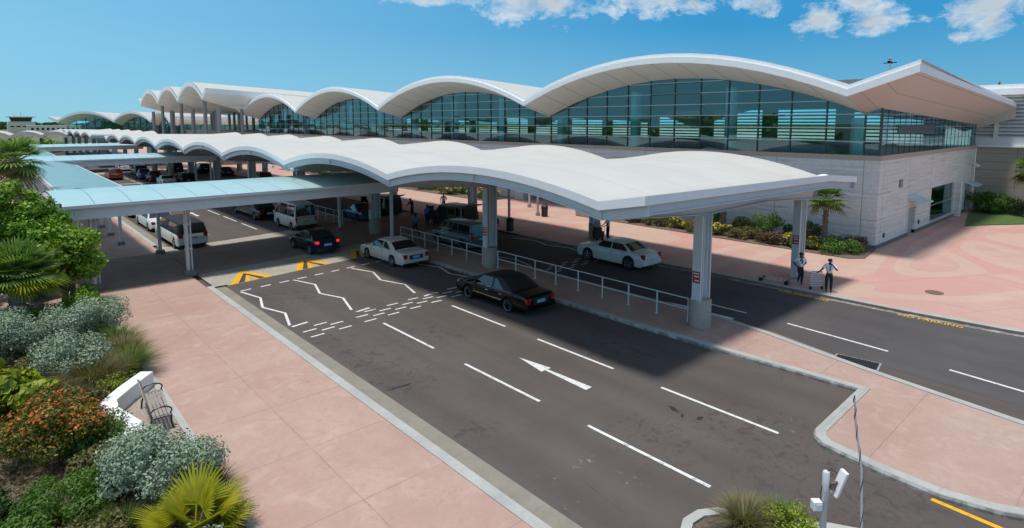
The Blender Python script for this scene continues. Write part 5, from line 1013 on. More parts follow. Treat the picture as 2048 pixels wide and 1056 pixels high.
# ------------------------------------------------------------------ trolleys, bins, bench, poles
def wheel(m, c, r, w_, ax='x'): m.lathe(c, [(r*.5,-w_),(r,-w_*.8),(r,w_*.8),(r*.5,w_)], 14, ax)
tr = empty('luggage_trolley', (31.35, 13.75, .13), R(8), 'low flat luggage trolley with black wheels lying by the porter', 'trolley', 'porters trolleys')
m = MB(); m.box(-.03,.0,-.75,.75,.16,.2); m.box(.42,.45,-.75,.75,.16,.2)
for k in np.linspace(-.75, .72, 7): m.box(0,.42,k,k+.03,.165,.195)
m.build('frame', M['galv'], tr); m = MB(); m.tube([(0,-.75,.18),(0,-1.05,.3),(.42,-1.05,.3),(.42,-.75,.18)], .02, 6); m.build('handle', M['galv'], tr, smooth=True)
for y in (-.6, .7):
    for x in (-.05, .47): m = MB(); wheel(m, (x, y, .11), .11, .04); m.build('wheel', M['rubber'], tr, smooth=True)
tr = empty('luggage_trolley', (31.75, 11.75, .13), R(-40), 'upright folded luggage trolley with pale barred panel beside the capped porter', 'trolley', 'porters trolleys')
m = MB(); 
for x in (-.3, .3): m.tube([(x,0,.1),(x,.05,.95)], .018, 6)
m.tube([(-.3,.05,.95),(.3,.05,.95)], .018, 6); m.build('frame', M['galv'], tr, smooth=True)
m = MB()
for z in (.18,.3,.42,.54,.66,.78,.88): m.box(-.29,.29,z*.05-.01,z*.05+.02,z,z+.055)
m.build('panel', M['steel_white'], tr)
for x in (-.3, .3): m = MB(); wheel(m, (x, 0, .09), .09, .035); m.build('wheel', M['rubber'], tr, smooth=True)
tr = empty('luggage_trolley', (33.55, 27.65, .13), R(65), 'dark basket trolley pushed by the porter beside a column', 'trolley', 'porters trolleys')
m = MB(); m.box(-.3,.3,-.1,.55,.18,.22); m.box(-.3,-.27,-.1,.55,.2,.7); m.box(.27,.3,-.1,.55,.2,.7); m.box(-.3,.3,.52,.55,.2,.7); m.build('basket', M['black_plastic'], tr)
m = MB(); m.tube([(-.26,-.1,.2),(-.26,-.2,1.),(.26,-.2,1.),(.26,-.1,.2)], .018, 6); m.build('handle', M['dark_metal'], tr, smooth=True); m = MB(); m.box(-.25,.25,0,.5,.22,.95); m.build('suitcase', M['black_plastic'], tr, bevel=.04)
for x in (-.25, .25):
    for y in (0,.45): m = MB(); wheel(m, (x, y, .09), .09, .03); m.build('wheel', M['rubber'], tr, smooth=True)
def bin_(label, x, y):
    b = empty('waste_bin', (x, y, .13), 0, label, 'waste bin', 'dark waste bins'); m = MB(); m.lathe((0,0,0), [(.22,0),(.29,.03),(.31,.85),(.29,.88)], 16); m.build('drum', M['dark_metal'], b, smooth=True)
    m = MB(); m.lathe((0,0,.88), [(.33,0),(.33,.06),(.26,.14),(.12,.2),(.12,.205)], 16); m.build('lid', M['black_plastic'], b, smooth=True)
bin_('dark round waste bin under the thin roof post', 30.9, 34.8); bin_('dark round waste bin by the column in front of the entrance', 38.1, 38.1)
for x, y, lab in ((31.25, 35.3, 'thin grey post rising behind the waste bin to the canopy'), (38.0, 38.9, 'grey entrance post in front of the stone wall opening'), (41.2, 43.4, 'grey entrance post nearest the doors')):
    o = empty('entrance_post', (x, y, .13), 0, lab, 'post', 'entrance posts'); m = MB(); m.lathe((0,0,0), [(.11,.3),(.11,5.15 if x < 34 else 4.2)], 12); m.build('shaft', M['galv'], o, smooth=True); m = MB(); m.lathe((0,0,0), [(.2,0),(.2,.3),(.02,.3)], 12); m.build('base', M['base'], o)
def floodlight(label, loc, rz):
    f = empty('floodlight', loc, rz, label, 'floodlight', 'white floodlights on the canopy'); m = MB(); m.add([(-.16,-.1,-.12),(.16,-.1,-.12),(.16,-.1,.14),(-.16,-.1,.14),(-.1,.12,-.08),(.1,.12,-.08),(.1,.12,.1),(-.1,.12,.1)], [(0,1,2,3),(7,6,5,4),(0,4,5,1),(1,5,6,2),(2,6,7,3),(3,7,4,0)]); m.build('housing', M['sign_white'], f, bevel=.02)
    m = MB(); m.box(-.13,.13,-.112,-.101,-.1,.11); m.build('lens', M['lamp_clear'], f); m = MB(); m.box(-.015,.015,.05,.4,.0,.03); m.build('bracket', M['galv'], f)
floodlight('white floodlight left of the third canopy valley', (15.25, 43.0, 5.6), R(-60)); floodlight('white floodlight right of the third canopy valley', (15.25, 39.2, 5.6), R(-110))
o = empty('roof_cowl', (33.7, 12.4, 5.5), 0, 'white vent cowl on the back corner of the nearest wave canopy', 'roof vent'); m = MB(); m.lathe((0,0,0), [(.42,0),(.40,.25),(.32,.42),(.1,.5),(.01,.5)], 16); m.build('hood', M['fascia'], o, smooth=True); m = MB(); m.box(-.36,.36,-.405,-.35,.08,.26); m.build('grille', M['louver'], o)
# slender whip pole and antenna pole at the front
m = MB(); Pp = [(7.27,1.62,.13),(7.33,1.72,1.4),(7.40,1.95,2.8),(7.46,2.10,4.0),(7.52,2.16,4.7),(7.52,2.25,5.2),(7.50,2.28,5.57)]; m.tube(Pp, [.015,.015,.015,.014,.013,.012,.008], 8); wp = m.build('guy_cable', M['galv'], None, smooth=True); tag(wp, 'thin grey twisted cable rising from the pavement at the front', 'cable')
m = MB(); tw = []
for k in range(90):
    t_ = k/89*(len(Pp)-1); i = min(int(t_), len(Pp)-2); p = Vector(Pp[i]).lerp(Vector(Pp[i+1]), t_-i); a = k*.75; tw.append(p + Vector((.012*math.cos(a), .012*math.sin(a), 0)))
m.tube(tw, .006, 5); m.build('twisted_strand', M['mullion_dark'], wp, smooth=True)
ap = empty('antenna_pole', (11.3, 3.82, .09), 0, 'white pole with flat antenna panel and small box on the planted nose', 'antenna pole')
m = MB(); m.lathe((0,0,0), [(.055,0),(.055,1.62),(.062,1.63),(.062,2.2),(.05,2.22),(.01,2.22)], 14); m.build('pole', M['steel_white'], ap, smooth=True)
rt = Vector((math.cos(YAW), -math.sin(YAW), 0)); fw = Vector((math.sin(YAW), math.cos(YAW), 0))
m = MB(); c = rt*.26 + Vector((0,0,1.98)); m.obox(c, (rt*.98+fw*.2)*.035, (fw*.99-rt*.05)*.10, Vector((0,0,1))*.24 + rt*.085); m.build('antenna_panel', M['sign_white'], ap, bevel=.015)
m = MB(); m.tube([Vector((0,0,1.95)), rt*.12+Vector((0,0,1.97)), rt*.22+Vector((0,0,2.0))], .025, 8); m.obox(rt*.13+Vector((0,0,1.93)), rt*.04, fw*.04, (0,0,.07)); m.build('bracket', M['bark'], ap, smooth=True)
m = MB(); m.obox(rt*-.15+Vector((0,0,1.55)), rt*.085, fw*.07, (0,0,.09)); bx_ = m.build('junction_box', M['sign_white'], ap, bevel=.012); m = MB(); m.obox(rt*-.13-fw*.073+Vector((0,0,1.54)), rt*.05, fw*.003, (0,0,.055)); m.build('cover', M['grey_box'], bx_)
m = MB(); m.tube([rt*.02+Vector((0,0,2.22)), rt*.10+Vector((0,0,2.25)), rt*.2+Vector((0,0,2.18))], .008, 5); m.tube([rt*-.06+Vector((0,0,1.95)), rt*-.085+Vector((0,0,1.8)), rt*-.07+Vector((0,0,1.64))], .008, 5); m.build('wire', M['black_plastic'], ap, smooth=True)
# benches in the alcoves: they face the pavement, backs to the bed
def bench(label, loc, rz):
    b = empty('park_bench', loc, rz, label, 'bench', 'slatted benches in the alcoves'); L = 1.0
    m = MB()
    for k in range(5): m.box(-.02+k*.095, .06+k*.095, -L, L, .42, .45)
    m.build('seat', M['bench_wood'], b, bevel=.008)
    m = MB()
    for k in range(4): z = .52+k*.1; x = -.06-.03*k; m.add([(x,-L,z),(x,L,z),(x-.025,L,z+.085),(x-.025,-L,z+.085),(x+.025,-L,z+.008),(x+.025,L,z+.008),(x,L,z+.093),(x,-L,z+.093)], [(0,1,2,3),(7,6,5,4),(0,4,5,1),(1,5,6,2),(2,6,7,3),(3,7,4,0)])
    m.build('backrest', M['bench_wood'], b)
    for y in (-L+.06, L-.06):
        m = MB(); m.tube([(-.12,y,0),(-.10,y,.2),(-.03,y,.40),(-.06,y,.55),(-.16,y,.92)], .026, 6); m.tube([(.48,y,0),(.43,y,.2),(.44,y,.42)], .026, 6); m.tube([(-.03,y,.40),(.44,y,.42)], .024, 6); m.build('leg', M['dark_metal'], b, smooth=True)
        m = MB(); m.tube([(.44,y,.42)]+[(.20+.26*math.cos(a), y, .56+.14*math.sin(a)) for a in np.linspace(-.5, PI*.95, 9)]+[(-.09,y,.64)], .022, 6); m.build('armrest', M['dark_metal'], b, smooth=True)
bench('weathered slatted bench with curved arms beside the near pavement', (3.05, 19.35, .115), R(-4)); bench('slatted bench half hidden by leaves near the walkway posts', (3.1, 32.4, .115), 0)
# white zigzag planter walls around the alcoves
def zwall(label, pts, h, th):
    m = MB(); strip(m, pts, 0, th, .05, h); o = fix_normals(m.build('planter_wall', M['white_wall'], None, bevel=.02)); tag(o, label, 'planter wall', 'white planter walls')
zwall('white angled planter wall behind the near bench', [(2.05,17.3),(2.3,18.2),(1.95,19.6),(2.0,20.4),(2.55,21.2),(3.3,22.1)], .62, .42)
zwall('white angled planter wall beside the tree roots', [(2.2,30.),(2.35,31.5),(2.15,33.2),(2.6,34.6)], .62, .42)
for x, y, h, lab in ((142, 40.5, 22.2, 'thin floodlight mast seen above the roof valley'), (191, 30, 19.2, 'thin floodlight mast above the roof corner tip')):
    o = empty('light_mast', (x, y, 0), 0, lab, 'light mast', 'floodlight masts behind the terminal'); m = MB(); m.tube([(0,0,0),(0,0,h)], [.3,.16], 8); m.build('mast', M['galv'], o, smooth=True); m = MB(); m.box(-.8,.8,-.1,.1,h-.5,h-.4); m.box(-1.2,1.2,-.12,.12,h-1.2,h-1.05); m.box(-.12,.12,-1.2,1.2,h-1.2,h-1.05)
    for q in (-1.1,-.5,.5,1.1): m.box(q-.12,q+.12,-.2,.2,h-1.05,h-.8); m.build('lamp_ring', M['louver'], o)
# ------------------------------------------------------------------ plants
def unit(n): v = rng.normal(size=(n, 3)); return v/np.linalg.norm(v, axis=1, keepdims=True)
def leaves(name, C, S, mat, parent=None, aspect=.55, up=.5, N=None):
    """diamond leaves (slightly folded) at centres C with length S"""
    n = len(C); d = unit(n) if N is None else N + .75*unit(n); d[:, 2] += up*rng.random(n); d /= np.linalg.norm(d, axis=1, keepdims=True)
    a = np.cross(d, unit(n)); a /= np.linalg.norm(a, axis=1, keepdims=True)+1e-9; b = np.cross(d, a); s = (S*(.65+.7*rng.random(n)))[:, None] if np.isscalar(S) else S[:, None]
    V = np.stack([C-a*s*.5, C+b*s*.5*aspect+d*s*.08, C+a*s*.5-d*s*.06, C-b*s*.5*aspect+d*s*.08], 1)
    return np_mesh(name, V, 4, [(0,1,2,3)], mat, parent)
def blobpts(ells, n, shell=.55, zmin=None):
    """points in clumps over a set of ellipsoids (cx,cy,cz,rx,ry,rz); returns points and outward normals"""
    vol = np.array([e[3]*e[4]+e[4]*e[5]+e[3]*e[5] for e in ells]); cnt = np.maximum(1, (n*vol/vol.sum()).astype(int)); P, Q = [], []
    for e, k in zip(ells, cnt):
        u = unit(k); r = (shell + (1-shell)*rng.random(k)**.6)[:, None]; lump = 1 + .13*np.sin(u[:, :1]*7+e[0]*3) * np.sin(u[:, 1:2]*6+e[1]*5) + .1*np.sin(u[:, 2:]*9+e[2]*4)
        P.append(np.array(e[:3]) + u*r*lump*np.array(e[3:6])); Q.append(u)
    P, Q = np.concatenate(P), np.concatenate(Q)
    if zmin is not None: k = P[:, 2] > zmin; P, Q = P[k], Q[k]
    return P, Q
def clumpy(c, r, k, cr, flat=.8, bottom=-.5):
    out = []
    for i in range(k):
        u = unit(1)[0]
        while u[2] < bottom: u = unit(1)[0]
        f = rng.uniform(.55, .95); q = cr*rng.uniform(.7, 1.25); out.append((c[0]+u[0]*r[0]*f, c[1]+u[1]*r[1]*f, c[2]+u[2]*r[2]*f, q, q, q*flat))
    return out
def bush(label, loc, r, mat, n, size, k=14, cr=.4, h=None, cat='bush', group='shrubs in the planting beds', name='shrub', accent=None, stems=True, aspect=.55):
    root = empty(name, loc, 0, label, cat, group); cz = r[2]*.95 if h is None else h
    E_ = clumpy((0,0,cz), r, k, cr) + [(0,0,cz,r[0]*.75,r[1]*.75,r[2]*.75)]
    P, Q = blobpts(E_, n, .5, .03); leaves('foliage', P, size, M[mat], root, aspect, N=Q)
    if accent:
        am, an, asz = accent; P, Q = blobpts(E_, an*3, .92, cz*.75); k = Q[:, 2] > .1; P, Q = P[k][:an], Q[k][:an]; leaves('flowers', P+Q*.03, asz, M[am], root, .9, N=Q)['kind'] = 'stuff'
    if stems:
        m = MB()
        for i in range(7): a = rng.uniform(0, 2*PI); q = rng.uniform(.3, .75); m.tube([(rng.uniform(-.12,.12), rng.uniform(-.12,.12), -.05), (r[0]*q*.5*math.cos(a), r[1]*q*.5*math.sin(a), cz*.55), (r[0]*q*math.cos(a), r[1]*q*math.sin(a), cz*1.15)], [.035,.026,.012], 5)
        m.build('stems', M['twig'], root, smooth=True)
    return root
def tuft(label, loc, h, n, mat, spread=.5, w_=.012, cat='ornamental grass', group='ornamental grass tufts', name='grass_tuft', lean=(0, 0)):
    root = empty(name, loc, 0, label, cat, group); a = rng.uniform(0, 2*PI, n); r0 = spread*.25*np.sqrt(rng.random(n)); out = spread*(.25+.95*rng.random(n)); hh = h*(.6+.5*rng.random(n))
    c, s = np.cos(a), np.sin(a); zero = np.zeros(n); side = np.stack([-s, c, zero], 1)*w_; V = []
    for t_ in (0, .4, .75, 1.): rr = r0 + out*t_**1.7; p = np.stack([c*rr+lean[0]*t_*t_, s*rr+lean[1]*t_*t_, hh*(t_ - .32*t_**3*out/spread)], 1); q = 1-t_*.92; V += [p-side*q, p+side*q]
    np_mesh('blades', np.stack(V, 1), 8, [(0,1,3,2),(2,3,5,4),(4,5,7,6)], M[mat], root); return root
def fan_leaf(m, base, dirv, L, nb=18, span=2.5, petiole=.5, droop=.25, w_=.05, mi=0):
    d = Vector(dirv).normalized(); sd = d.cross(Vector((0,0,1))); sd = sd.normalized() if sd.length > .05 else Vector((1,0,0)); up = sd.cross(d); b = Vector(base); hub = b + d*petiole*L
    m.tube([b, hub], [.02*L+.004, .012*L+.003], 4, mi)
    for k in range(nb):
        t_ = (k/(nb-1)-.5)*span; dr = d*math.cos(t_) + sd*math.sin(t_); l = L*(1-.25*abs(t_)/(span/2))*(.85+.2*random.random())*(1-petiole*.35); pts = []
        for q in (.0, .4, .75, 1.): p = hub + dr*l*q + up*(.10*L*math.sin(min(1,q*1.6)*PI*.5)*abs(t_)/span) - Vector((0,0,1))*droop*l*q**2.2; pts.append(p)
        n_ = dr.cross(up).normalized(); ws = (w_*.35, w_*1., w_*.7, w_*.05); r_ = [[pts[i]-n_*ws[i]*L*.5+up*.006*L, pts[i], pts[i]+n_*ws[i]*L*.5+up*.006*L] for i in range(4)]; m.loft(r_, mi, False)
def fan_palm(label, loc, trunk_h, trunk_r, L, nf, mats=('palm_green','palm_dry'), lean=0, name='palm_tree', cat='palm tree', group='fan palms', el=(-.5, 1.3), nb=18, bark='palm_bark', w_=.075):
    root = empty(name, loc, 0, label, cat, group)
    if trunk_h > .15:
        m = MB(); ks = 14; prof = []
        for k in range(ks+1): z = trunk_h*k/ks; r = trunk_r*(1.15-.25*k/ks); prof += [(r*.92, z), (r*1.08, z+trunk_h/ks*.55)]
        m.lathe((0,0,0), prof, 14)
        for k in range(26): a = k*2.4; z = trunk_h*(.25+.75*k/26); m.obox((trunk_r*1.02*math.cos(a), trunk_r*1.02*math.sin(a), z), (trunk_r*.16*-math.sin(a), trunk_r*.16*math.cos(a), 0), (.03*math.cos(a), .03*math.sin(a), 0), (.1*math.cos(a)*trunk_r*3, .1*math.sin(a)*trunk_r*3, .12))
        m.build('trunk', M[bark], root, smooth=True, ang=50)
    m = MB()
    for k in range(nf):
        a = k*2.399 + random.uniform(-.25,.25); f = (k+.5)/nf; e = el[0] + (el[1]-el[0])*f + random.uniform(-.15,.15); dv = (math.cos(a)*math.cos(e), math.sin(a)*math.cos(e), math.sin(e)); fan_leaf(m, (0,0,trunk_h), dv, L*random.uniform(.85,1.1), nb, 2.7, .5, .12+.35*max(0, .7-e)/2, w_, 1 if f < .2 else 0)
    m.build('fronds', [M[mats[0]], M[mats[1]]], root); return root
def feather_palm(label, loc, L, nf, mat='palm_green', h=.3, group='small plants by the stone wall'):
    root = empty('palm_shrub', loc, 0, label, 'palm', group); m = MB()
    for k in range(nf):
        a = k*2.399; e = .5 + .8*(k/nf); P = []
        for q in np.linspace(0, 1, 7): P.append(Vector((math.cos(a)*math.cos(e)*L*q, math.sin(a)*math.cos(e)*L*q, h+math.sin(e)*L*q-.55*L*q*q)))
        m.tube(P, [.018,.016,.014,.012,.01,.008,.005], 4)
        for i in range(1, 7):
            for j in (0, .5):
                p = P[i-1].lerp(P[i], j); d = (P[i]-P[i-1]).normalized(); s = d.cross(Vector((0,0,1))).normalized()
                for sg in (-1, 1): ln = L*.28*(1.1-i/8); t_ = p + (s*sg*.85+d*.5)*ln - Vector((0,0,ln*.25)); n_ = d*.018; m.add([p-n_, p+n_, t_], [(0,1,2)])
    m.build('fronds', M[mat], root); return root
def tree(label, loc, h, r, mat, n, size, trunk_r=.16, k=26, cr=.75, cz=None, name='broadleaf_tree', group='green trees by the walkway', limbs=7, aspect=.65):
    root = empty(name, loc, 0, label, 'tree', group); cz = cz or h*.62; m = MB(); E_ = clumpy((0,0,cz), r, k, cr, .75, -.75)
    m.tube([(0,0,-.1),(.06,.04,cz*.35),(0,.1,cz*.75)], [trunk_r, trunk_r*.8, trunk_r*.5], 9)
    for i in range(limbs): e = E_[i*len(E_)//limbs]; m.tube([(.03,.03,cz*rng.uniform(.25,.6)), (e[0]*.5, e[1]*.5, (cz*.5+e[2])*.5), e[:3]], [trunk_r*.45, trunk_r*.28, trunk_r*.1], 6)
    m.build('trunk', M['bark'], root, smooth=True)
    P, Q = blobpts(E_, n, .35, .2); leaves('crown', P, size, M[mat], root, aspect, N=Q); return root
# --- left bed: silver buttonwood, sea grape, grasses, flowers
SG = 'silver leaved bushes'
def silver(label, x, y, r, n, h=None, k=16, cr=.42): return bush(label, (x, y, .1), r, 'leaf_silver', int(n*1.7), .078, k, cr, h, 'bush', SG, 'silver_bush', None, True, .5)
silver('large rounded silver bush in front of the bench', 2.55, 14.9, (1.25,1.2,.72), 8500, .95, 26, .42)
silver('long silver hedge clump beside the sabal palm trunk', -.2, 26.9, (1.6,1.0,.8), 8000, 1.15, 24, .48); silver('silver bush at the pavement end of the long clump', 2.3, 27.5, (1.5,.85,.7), 7000, 1.1, 22, .45)
silver('smaller silver bush between grasses and the sea grape', 1.6, 23.9, (1.25,.85,.6), 6000, .95, 20, .4); silver('low silver bush at the bottom corner', .35, 12.9, (1.0,.55,.35), 3200, .55, 14, .3); silver('low silver bush before the yellow fan palm', 2.25, 11.7, (.75,.5,.3), 2400, .6, 12, .28)
bush('flowering bush with orange red blossom heads', (.55, 18.6, .1), (1.25,1.35,.75), 'leaf_orange', 9500, .085, 24, .38, .85, 'bush', 'flowering bushes', 'flowering_bush', ('flower_red', 520, .075))
bush('lime sea grape bush with round leaves behind the orange blossoms', (.1, 22.4, .1), (1.2,1.0,.6), 'leaf_lime', 1500, .24, 14, .4, .75, 'bush', 'sea grape bushes', 'sea_grape', None, True, .95)
bush('sea grape bush with yellowing leaves at the picture edge', (-.9, 24.6, .1), (.9,.9,.5), 'leaf_lime', 900, .24, 10, .35, .8, 'bush', 'sea grape bushes', 'sea_grape', ('flower_red', 40, .2), True, .95)
bush('bright green ferny bush near the front', (.75, 15.6, .1), (.85,.75,.38), 'leaf_green', 4200, .10, 14, .32, .45, name='fern_bush', aspect=.3)
for i, (x, y, rx, rz, mt, lab) in enumerate([(1.9,17.2,.8,.42,'leaf_olive','olive green low bush beside the white planter wall'), (-.9,16.2,1.1,.4,'leaf_dark','dark low bush at the picture edge by the ferny bush'), (1.5,20.6,.7,.5,'leaf_olive','olive bush behind the white planter wall'), (-1.2,20.4,1.2,.6,'leaf_green','green bush left of the orange blossoms'), (.9,13.9,.7,.3,'leaf_olive','olive undergrowth below the ferny bush'), (-.9,13.4,1.2,.4,'leaf_dark','dark undergrowth in the bottom corner'), (2.6,21.9,.45,.3,'leaf_lime','small lime plant at the tip of the planter wall'), (.5,25.0,.9,.35,'leaf_olive','olive undergrowth between the silver bushes'), (2.75,29.6,.8,.55,'leaf_green','green bush between silver clump and bench alcove'), (1.2,29.2,1.2,.7,'leaf_dark','dark bush at the foot of the sabal palm')]):
    bush(lab, (x, y, .1), (rx, rx*.95, rz), mt, int(3600*rx), .09, 12, .3, rz*.95, 'bush', 'low bushes of the left bed', 'low_bush')
for i, (x, y, rx, rz, mt, lab) in enumerate([(-2.2,18.2,1.3,.6,'leaf_olive','olive bush left of the flowering bush'), (-.4,14.8,.9,.4,'leaf_green','light green low bush left of the ferny bush'), (-1.6,14.6,1.0,.45,'leaf_dark','dark bush in the bottom left corner'), (1.7,16.0,.6,.35,'leaf_green','green low bush between fern and large silver bush'), (-2.0,22.6,1.2,.6,'leaf_lime','lime green bush at the picture edge'), (.9,20.4,.9,.45,'leaf_green','green low bush behind the flowering bush'), (1.6,18.6,.7,.45,'leaf_green','green low bush right of the flowering bush'), (-.2,11.9,.9,.35,'leaf_olive','olive low cover at the very front'), (1.3,11.6,.7,.3,'leaf_green','green cover between the two low silver bushes'), (2.9,10.7,.7,.3,'leaf_olive','olive cover before the front silver bush'), (-2.5,26.5,1.3,.7,'leaf_dark','dark bush left of the silver hedge'), (2.5,28.6,.9,.4,'leaf_dark','dark low bush behind the silver clump')]):
    bush(lab, (x, y, .1), (rx, rx*.95, rz), mt, int(4200*rx), .085, 13, .3, rz*.95, 'bush', 'low bushes of the left bed', 'low_bush')
for x, y, h, n, sp, mt, lab in [(3.2,26.2,1.15,1300,.95,'grass_green','tall grass tuft at the pavement below the silver clump'), (3.25,24.7,1.15,1400,1.0,'grass_tan','tan green grass tuft in the middle of the pavement row'), (3.15,23.3,1.1,1400,1.0,'grass_green','grass tuft just beyond the bench alcove'), (2.1,22.8,1.3,1500,1.1,'grass_tan','pale feathery grass clump above the white planter wall'), (1.3,21.9,.9,800,.8,'grass_tan','pale grass clump beside the sea grape'), (3.35,14.2,.8,800,.6,'grass_tan','tan grass spilling to the pavement beside the large silver bush'), (3.2,12.6,.8,800,.6,'grass_tan','tan grass tuft right of the yellow fan palm'), (1.6,14.0,.7,700,.6,'grass_green','green grass between ferny bush and large silver bush'), (1.35,12.9,.6,600,.5,'grass_tan','low grass left of the yellow fan palm'), (2.7,22.0,.5,300,.4,'grass_green','small grass at the bench alcove edge')]:
    tuft(lab, (x, y, .1), h, n, mt, sp)
fan_palm('low yellow green fan palm in the bottom bed', (2.65, 12.75, .2), .1, .1, 1.15, 15, ('palm_yellow','palm_yellow'), el=(.15, 1.2), nb=28, w_=.05)
fan_palm('sabal palm with thick crosshatched trunk behind the silver hedge', (.55, 30.3, .1), 2.55, .26, 1.45, 60, ('palm_green','palm_yellow'), el=(-.3, 1.35), nb=22, w_=.05)
fan_palm('tall fan palm above the trees near the long walkway roof', (1.3, 47., .1), 6.3, .2, 1.6, 38, ('palm_green','palm_dry'), el=(-.9, 1.3), nb=14)
for x, y, h, r, n, lab in [(.4,34.0,7.1,(2.1,2.0,2.0),14000,'leafy green tree beside the walkway gable'), (-2.2,35.5,7.4,(2.4,2.2,1.9),10000,'leafy green tree at the picture edge'), (2.15,32.4,4.7,(1.35,1.3,1.5),9000,'smaller green tree leaning over the walkway posts'), (-1.6,31.5,4.6,(1.8,1.8,1.6),6500,'rounded green tree behind the sabal palm'), (1.0,38.2,5.6,(1.3,1.6,1.4),5000,'green tree rising behind the walkway roof end'), (-.6,33.,3.4,(1.5,1.5,1.2),6000,'low green tree right behind the sabal palm crown'), (2.6,34.3,3.6,(1.05,1.,1.3),6500,'small leafy tree wrapping the left walkway posts'), (-4.6,34.,6.2,(2.2,2.,1.9),6000,'outermost leafy tree at the picture border')]:
    tree(lab, (x, y, .05), h, r, 'leaf_tree', n, .17, cr=.55, k=40)
tuft('grass tuft on the planted nose in the road', (11.5, 5.45, .09), .78, 900, 'grass_tan', .65); tuft('second grass tuft beside the antenna pole', (12.0, 5.0, .09), .7, 700, 'grass_green', .6); bush('bright green plant in front of the grass on the planted nose', (12.0, 4.6, .09), (.5,.5,.3), 'leaf_lime', 1500, .07, 9, .22, .4, name='low_bush', group='plants on the planted nose')
for i, (x, y, rx, rz, mt, lab) in enumerate([(1.6,36.8,1.0,.9,'leaf_tree','green bush behind the trunk of the tree by the gable'), (-1.0,37.5,1.5,1.0,'leaf_dark','dark bush beneath the trees left of the gable'), (2.7,31.0,.8,.8,'leaf_tree','bright green bush between silver clump and far bench'), (-2.8,30.0,1.6,1.0,'leaf_dark','dark bush beneath the tree at the picture border'), (.3,28.9,1.0,.8,'leaf_tree','bright bush at the sabal palm foot'), (2.2,39.5,1.2,.9,'leaf_tree','green bush under the walkway roof end')]):
    bush(lab, (x, y, .1), (rx, rx*.95, rz), mt, int(4500*rx), .13, 14, .4, rz*.95, 'bush', 'low bushes of the left bed', 'low_bush')
P = np.stack([rng.uniform(-9, 3.55, 42000), rng.uniform(8.5, 34.8, 42000), .11+.30*rng.random(42000)**2], 1); k_ = ((P[:, 0] > 2.0)*(P[:, 1] > 17.4)*(P[:, 1] < 22.2)) | ((P[:, 0] > 2.2)*(P[:, 1] > 30.2)); k_ &= rng.random(42000) < .97
tag(leaves('ground_cover', P[~k_], .11, M['leaf_olive'], None, .6), 'tangled low ground cover filling the left planting bed', 'ground cover', kind='stuff')
# --- bed along the stone wall
m = MB(); m.prism([(40.6,13.2),(41.4,12.5),(44.95,12.9),(44.95,40.5),(40.6,36.5)], .05, .17); m.prism([(40.6,50.5),(44.95,50.),(44.95,110.),(40.2,110.)], .05, .17); fix_normals(struct(m.build('wall_bed', M['mulch'])))
GW = 'shrubs along the stone wall'
spots = [(43.3,19.8,1.15,.95,'leaf_green',None,'rounded green shrub between the two near wall palms'), (43.4,25.0,1.15,1.05,'leaf_green',None,'pale green shrub left of the bare palm trunk'), (43.0,28.6,1.05,.85,'leaf_green',None,'green shrub just left of the big canopy column'), (41.9,26.4,.75,.42,'leaf_olive','flower_yellow','yellow flowering plant beside the bare palm trunk'), (41.8,22.7,.8,.42,'leaf_olive','flower_yellow','low yellow flowers between the shrubs'), (41.7,17.3,.6,.5,'leaf_olive','flower_yellow','yellow flowers left of the back column'), (41.8,15.7,.55,.42,'leaf_olive','flower_yellow','yellow flowers beside the near palm'), (42.0,30.6,1.0,.5,'leaf_olive','flower_yellow','yellow flower clump by the middle of the bed'), (42.2,32.9,1.05,.55,'leaf_olive','flower_yellow','wide yellow flower clump near the deep bed end'), (42.5,34.9,.9,.5,'leaf_bronze',None,'bronze leaved plant near the entrance end'), (43.2,36.6,.95,.55,'leaf_olive',None,'olive plant at the entrance end of the bed'), (41.9,20.9,1.0,.42,'leaf_olive',None,'low olive cover below the rounded shrub'), (41.8,18.7,1.0,.42,'leaf_bronze',None,'rusty low plant before the wall'), (43.9,16.8,.7,.8,'leaf_olive',None,'thin olive shrub against the wall'), (42.0,14.2,1.2,.42,'leaf_green',None,'striped ground plant at the bed corner'), (43.6,13.9,.8,.5,'leaf_bronze',None,'bronze spiky plant at the building corner'), (44.0,31.9,1.0,.85,'leaf_green',None,'green shrub against the wall behind yellow flowers'), (41.8,28.4,1.0,.4,'leaf_olive',None,'low cover beneath the green shrub'), (41.8,24.4,1.0,.4,'leaf_olive',None,'low olive cover beneath the pale green shrub'), (41.6,16.4,.8,.34,'leaf_olive',None,'low cover between the two yellow flower clumps'), (44.0,22.0,.9,.6,'leaf_olive',None,'olive shrub against the wall right of the bare trunk'), (44.1,18.2,.8,.55,'leaf_dark',None,'dark low shrub against the wall')]
for x, y, r, rz, mt, fl, lab in spots:
    bush(lab, (x, y, .15), (r, r, rz), mt, int(2900*r), .12, 13, r*.4, rz*.95, 'shrub', GW, 'wall_shrub', (fl, 150, .13) if fl else None)
tuft('bronze grass fountain at the building corner', (43.1, 13.6, .15), .95, 500, 'leaf_bronze', .9, .02, group=GW)
for y in np.arange(52, 108, 5.6): bush('pink flowering green shrub in the long bed before the far stone wall', (42.2, float(y), .15), (1.6,2.6,.55), 'leaf_green', 2400, .2, 12, .6, .55, 'shrub', 'flowers along the far wall', 'flower_shrub', ('flower_pink', 160, .25), False)
fan_palm('small fan palm with slim trunk in front of the stone wall', (42.4, 15.35, .15), 3.4, .15, 1.25, 34, ('palm_green','palm_dry'), el=(-.7,1.2), group='palms by the terminal', bark='bark', nb=14)
fan_palm('palm whose bare trunk stands under the canopy edge', (43.0, 23.1, .15), 4.6, .17, 1.1, 24, ('palm_green','palm_dry'), el=(-.6,1.2), group='palms by the terminal', bark='bark', nb=12)
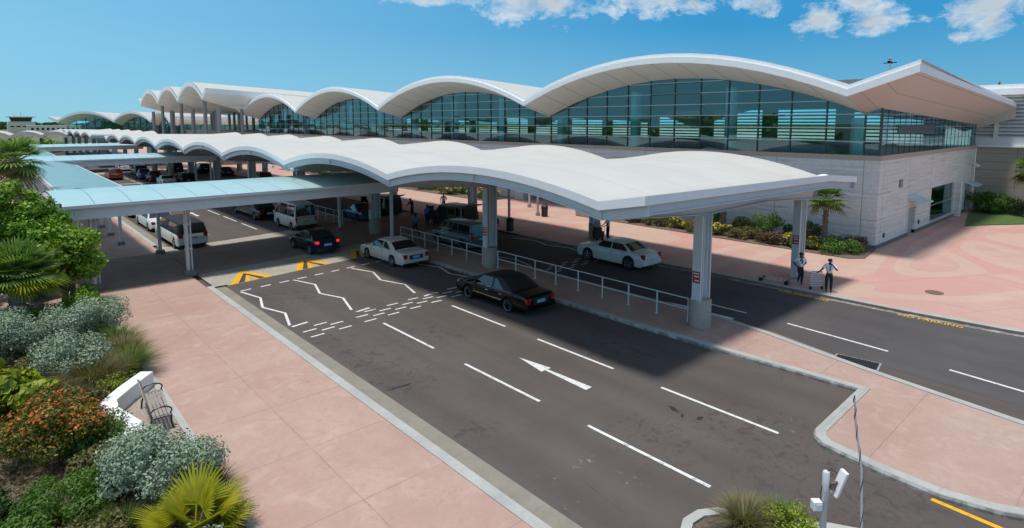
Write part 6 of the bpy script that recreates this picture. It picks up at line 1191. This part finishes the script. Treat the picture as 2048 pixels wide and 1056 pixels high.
feather_palm('small feathery palm at the building corner', (43.7, 14.9, .15), 1.5, 16)
bush('dense green shrub on the lawn by the panelled wing', (71.2, 11.0, .15), (1.6,1.7,1.0), 'leaf_green', 5000, .2, 18, .6, 1.0, 'shrub', 'lawn plants', 'lawn_shrub')
bush('reddish low plant at the lawn edge by the picture border', (69.5, 7.2, .15), (1.0,1.0,.4), 'leaf_bronze', 1200, .18, 10, .4, .4, 'shrub', 'lawn plants', 'lawn_shrub')
fan_palm('fan palm at the right picture border before the panelled wing', (70.6, 8.25, .15), 4.2, .17, 1.5, 34, ('palm_green','palm_dry'), el=(-.7,1.2), group='palms by the terminal', bark='bark', nb=14)
bush('grassy clump below the fan palm at the right border', (72.6, 9.3, .15), (1.2,1.2,.6), 'leaf_olive', 1500, .2, 10, .5, .6, 'shrub', 'lawn plants', 'lawn_shrub')
# --- far planting
for x, y, r, h, lab in [(9,205,(7,4,2.2),3.5,'row of green bushes beyond the farthest walkway roof'), (-2,190,(6,4,2.6),3.8,'dark bushes left of the far road bend'), (1,178,(5,3,1.8),2.6,'green shrubs under the tiny canopy'), (14,218,(5,3,1.6),2.4,'olive shrubs near the far canopy end')]:
    bush(lab, (x, y, 0), r, 'leaf_tree', 2600, .55, 20, 1.4, h*.6, 'shrub', 'far shrubs', 'far_shrub', None, False)
P = np.stack([rng.uniform(-300, 700, 16000), rng.uniform(900, 1000, 16000), rng.uniform(0, 9, 16000)], 1); P[:, 2] *= .75+.25*np.sin(P[:, 0]*.05)+.15*np.sin(P[:, 0]*.21)
tag(leaves('treeline', P, 4.5, M['leaf_dark'], None, .8), 'thin dark green treeline on the horizon', 'trees', kind='stuff')
P = np.stack([rng.uniform(-75, -60, 26000), rng.uniform(-60, 260, 26000), 9*rng.random(26000)**.8], 1); P[:, 2] *= .72+.2*np.sin(P[:, 1]*.21)+.16*np.sin(P[:, 1]*.53+1)
tag(leaves('woodland', P, 1.6, M['leaf_tree'], None, .8), 'belt of green trees across the road, mirrored in the terminal glass', 'trees', kind='stuff')
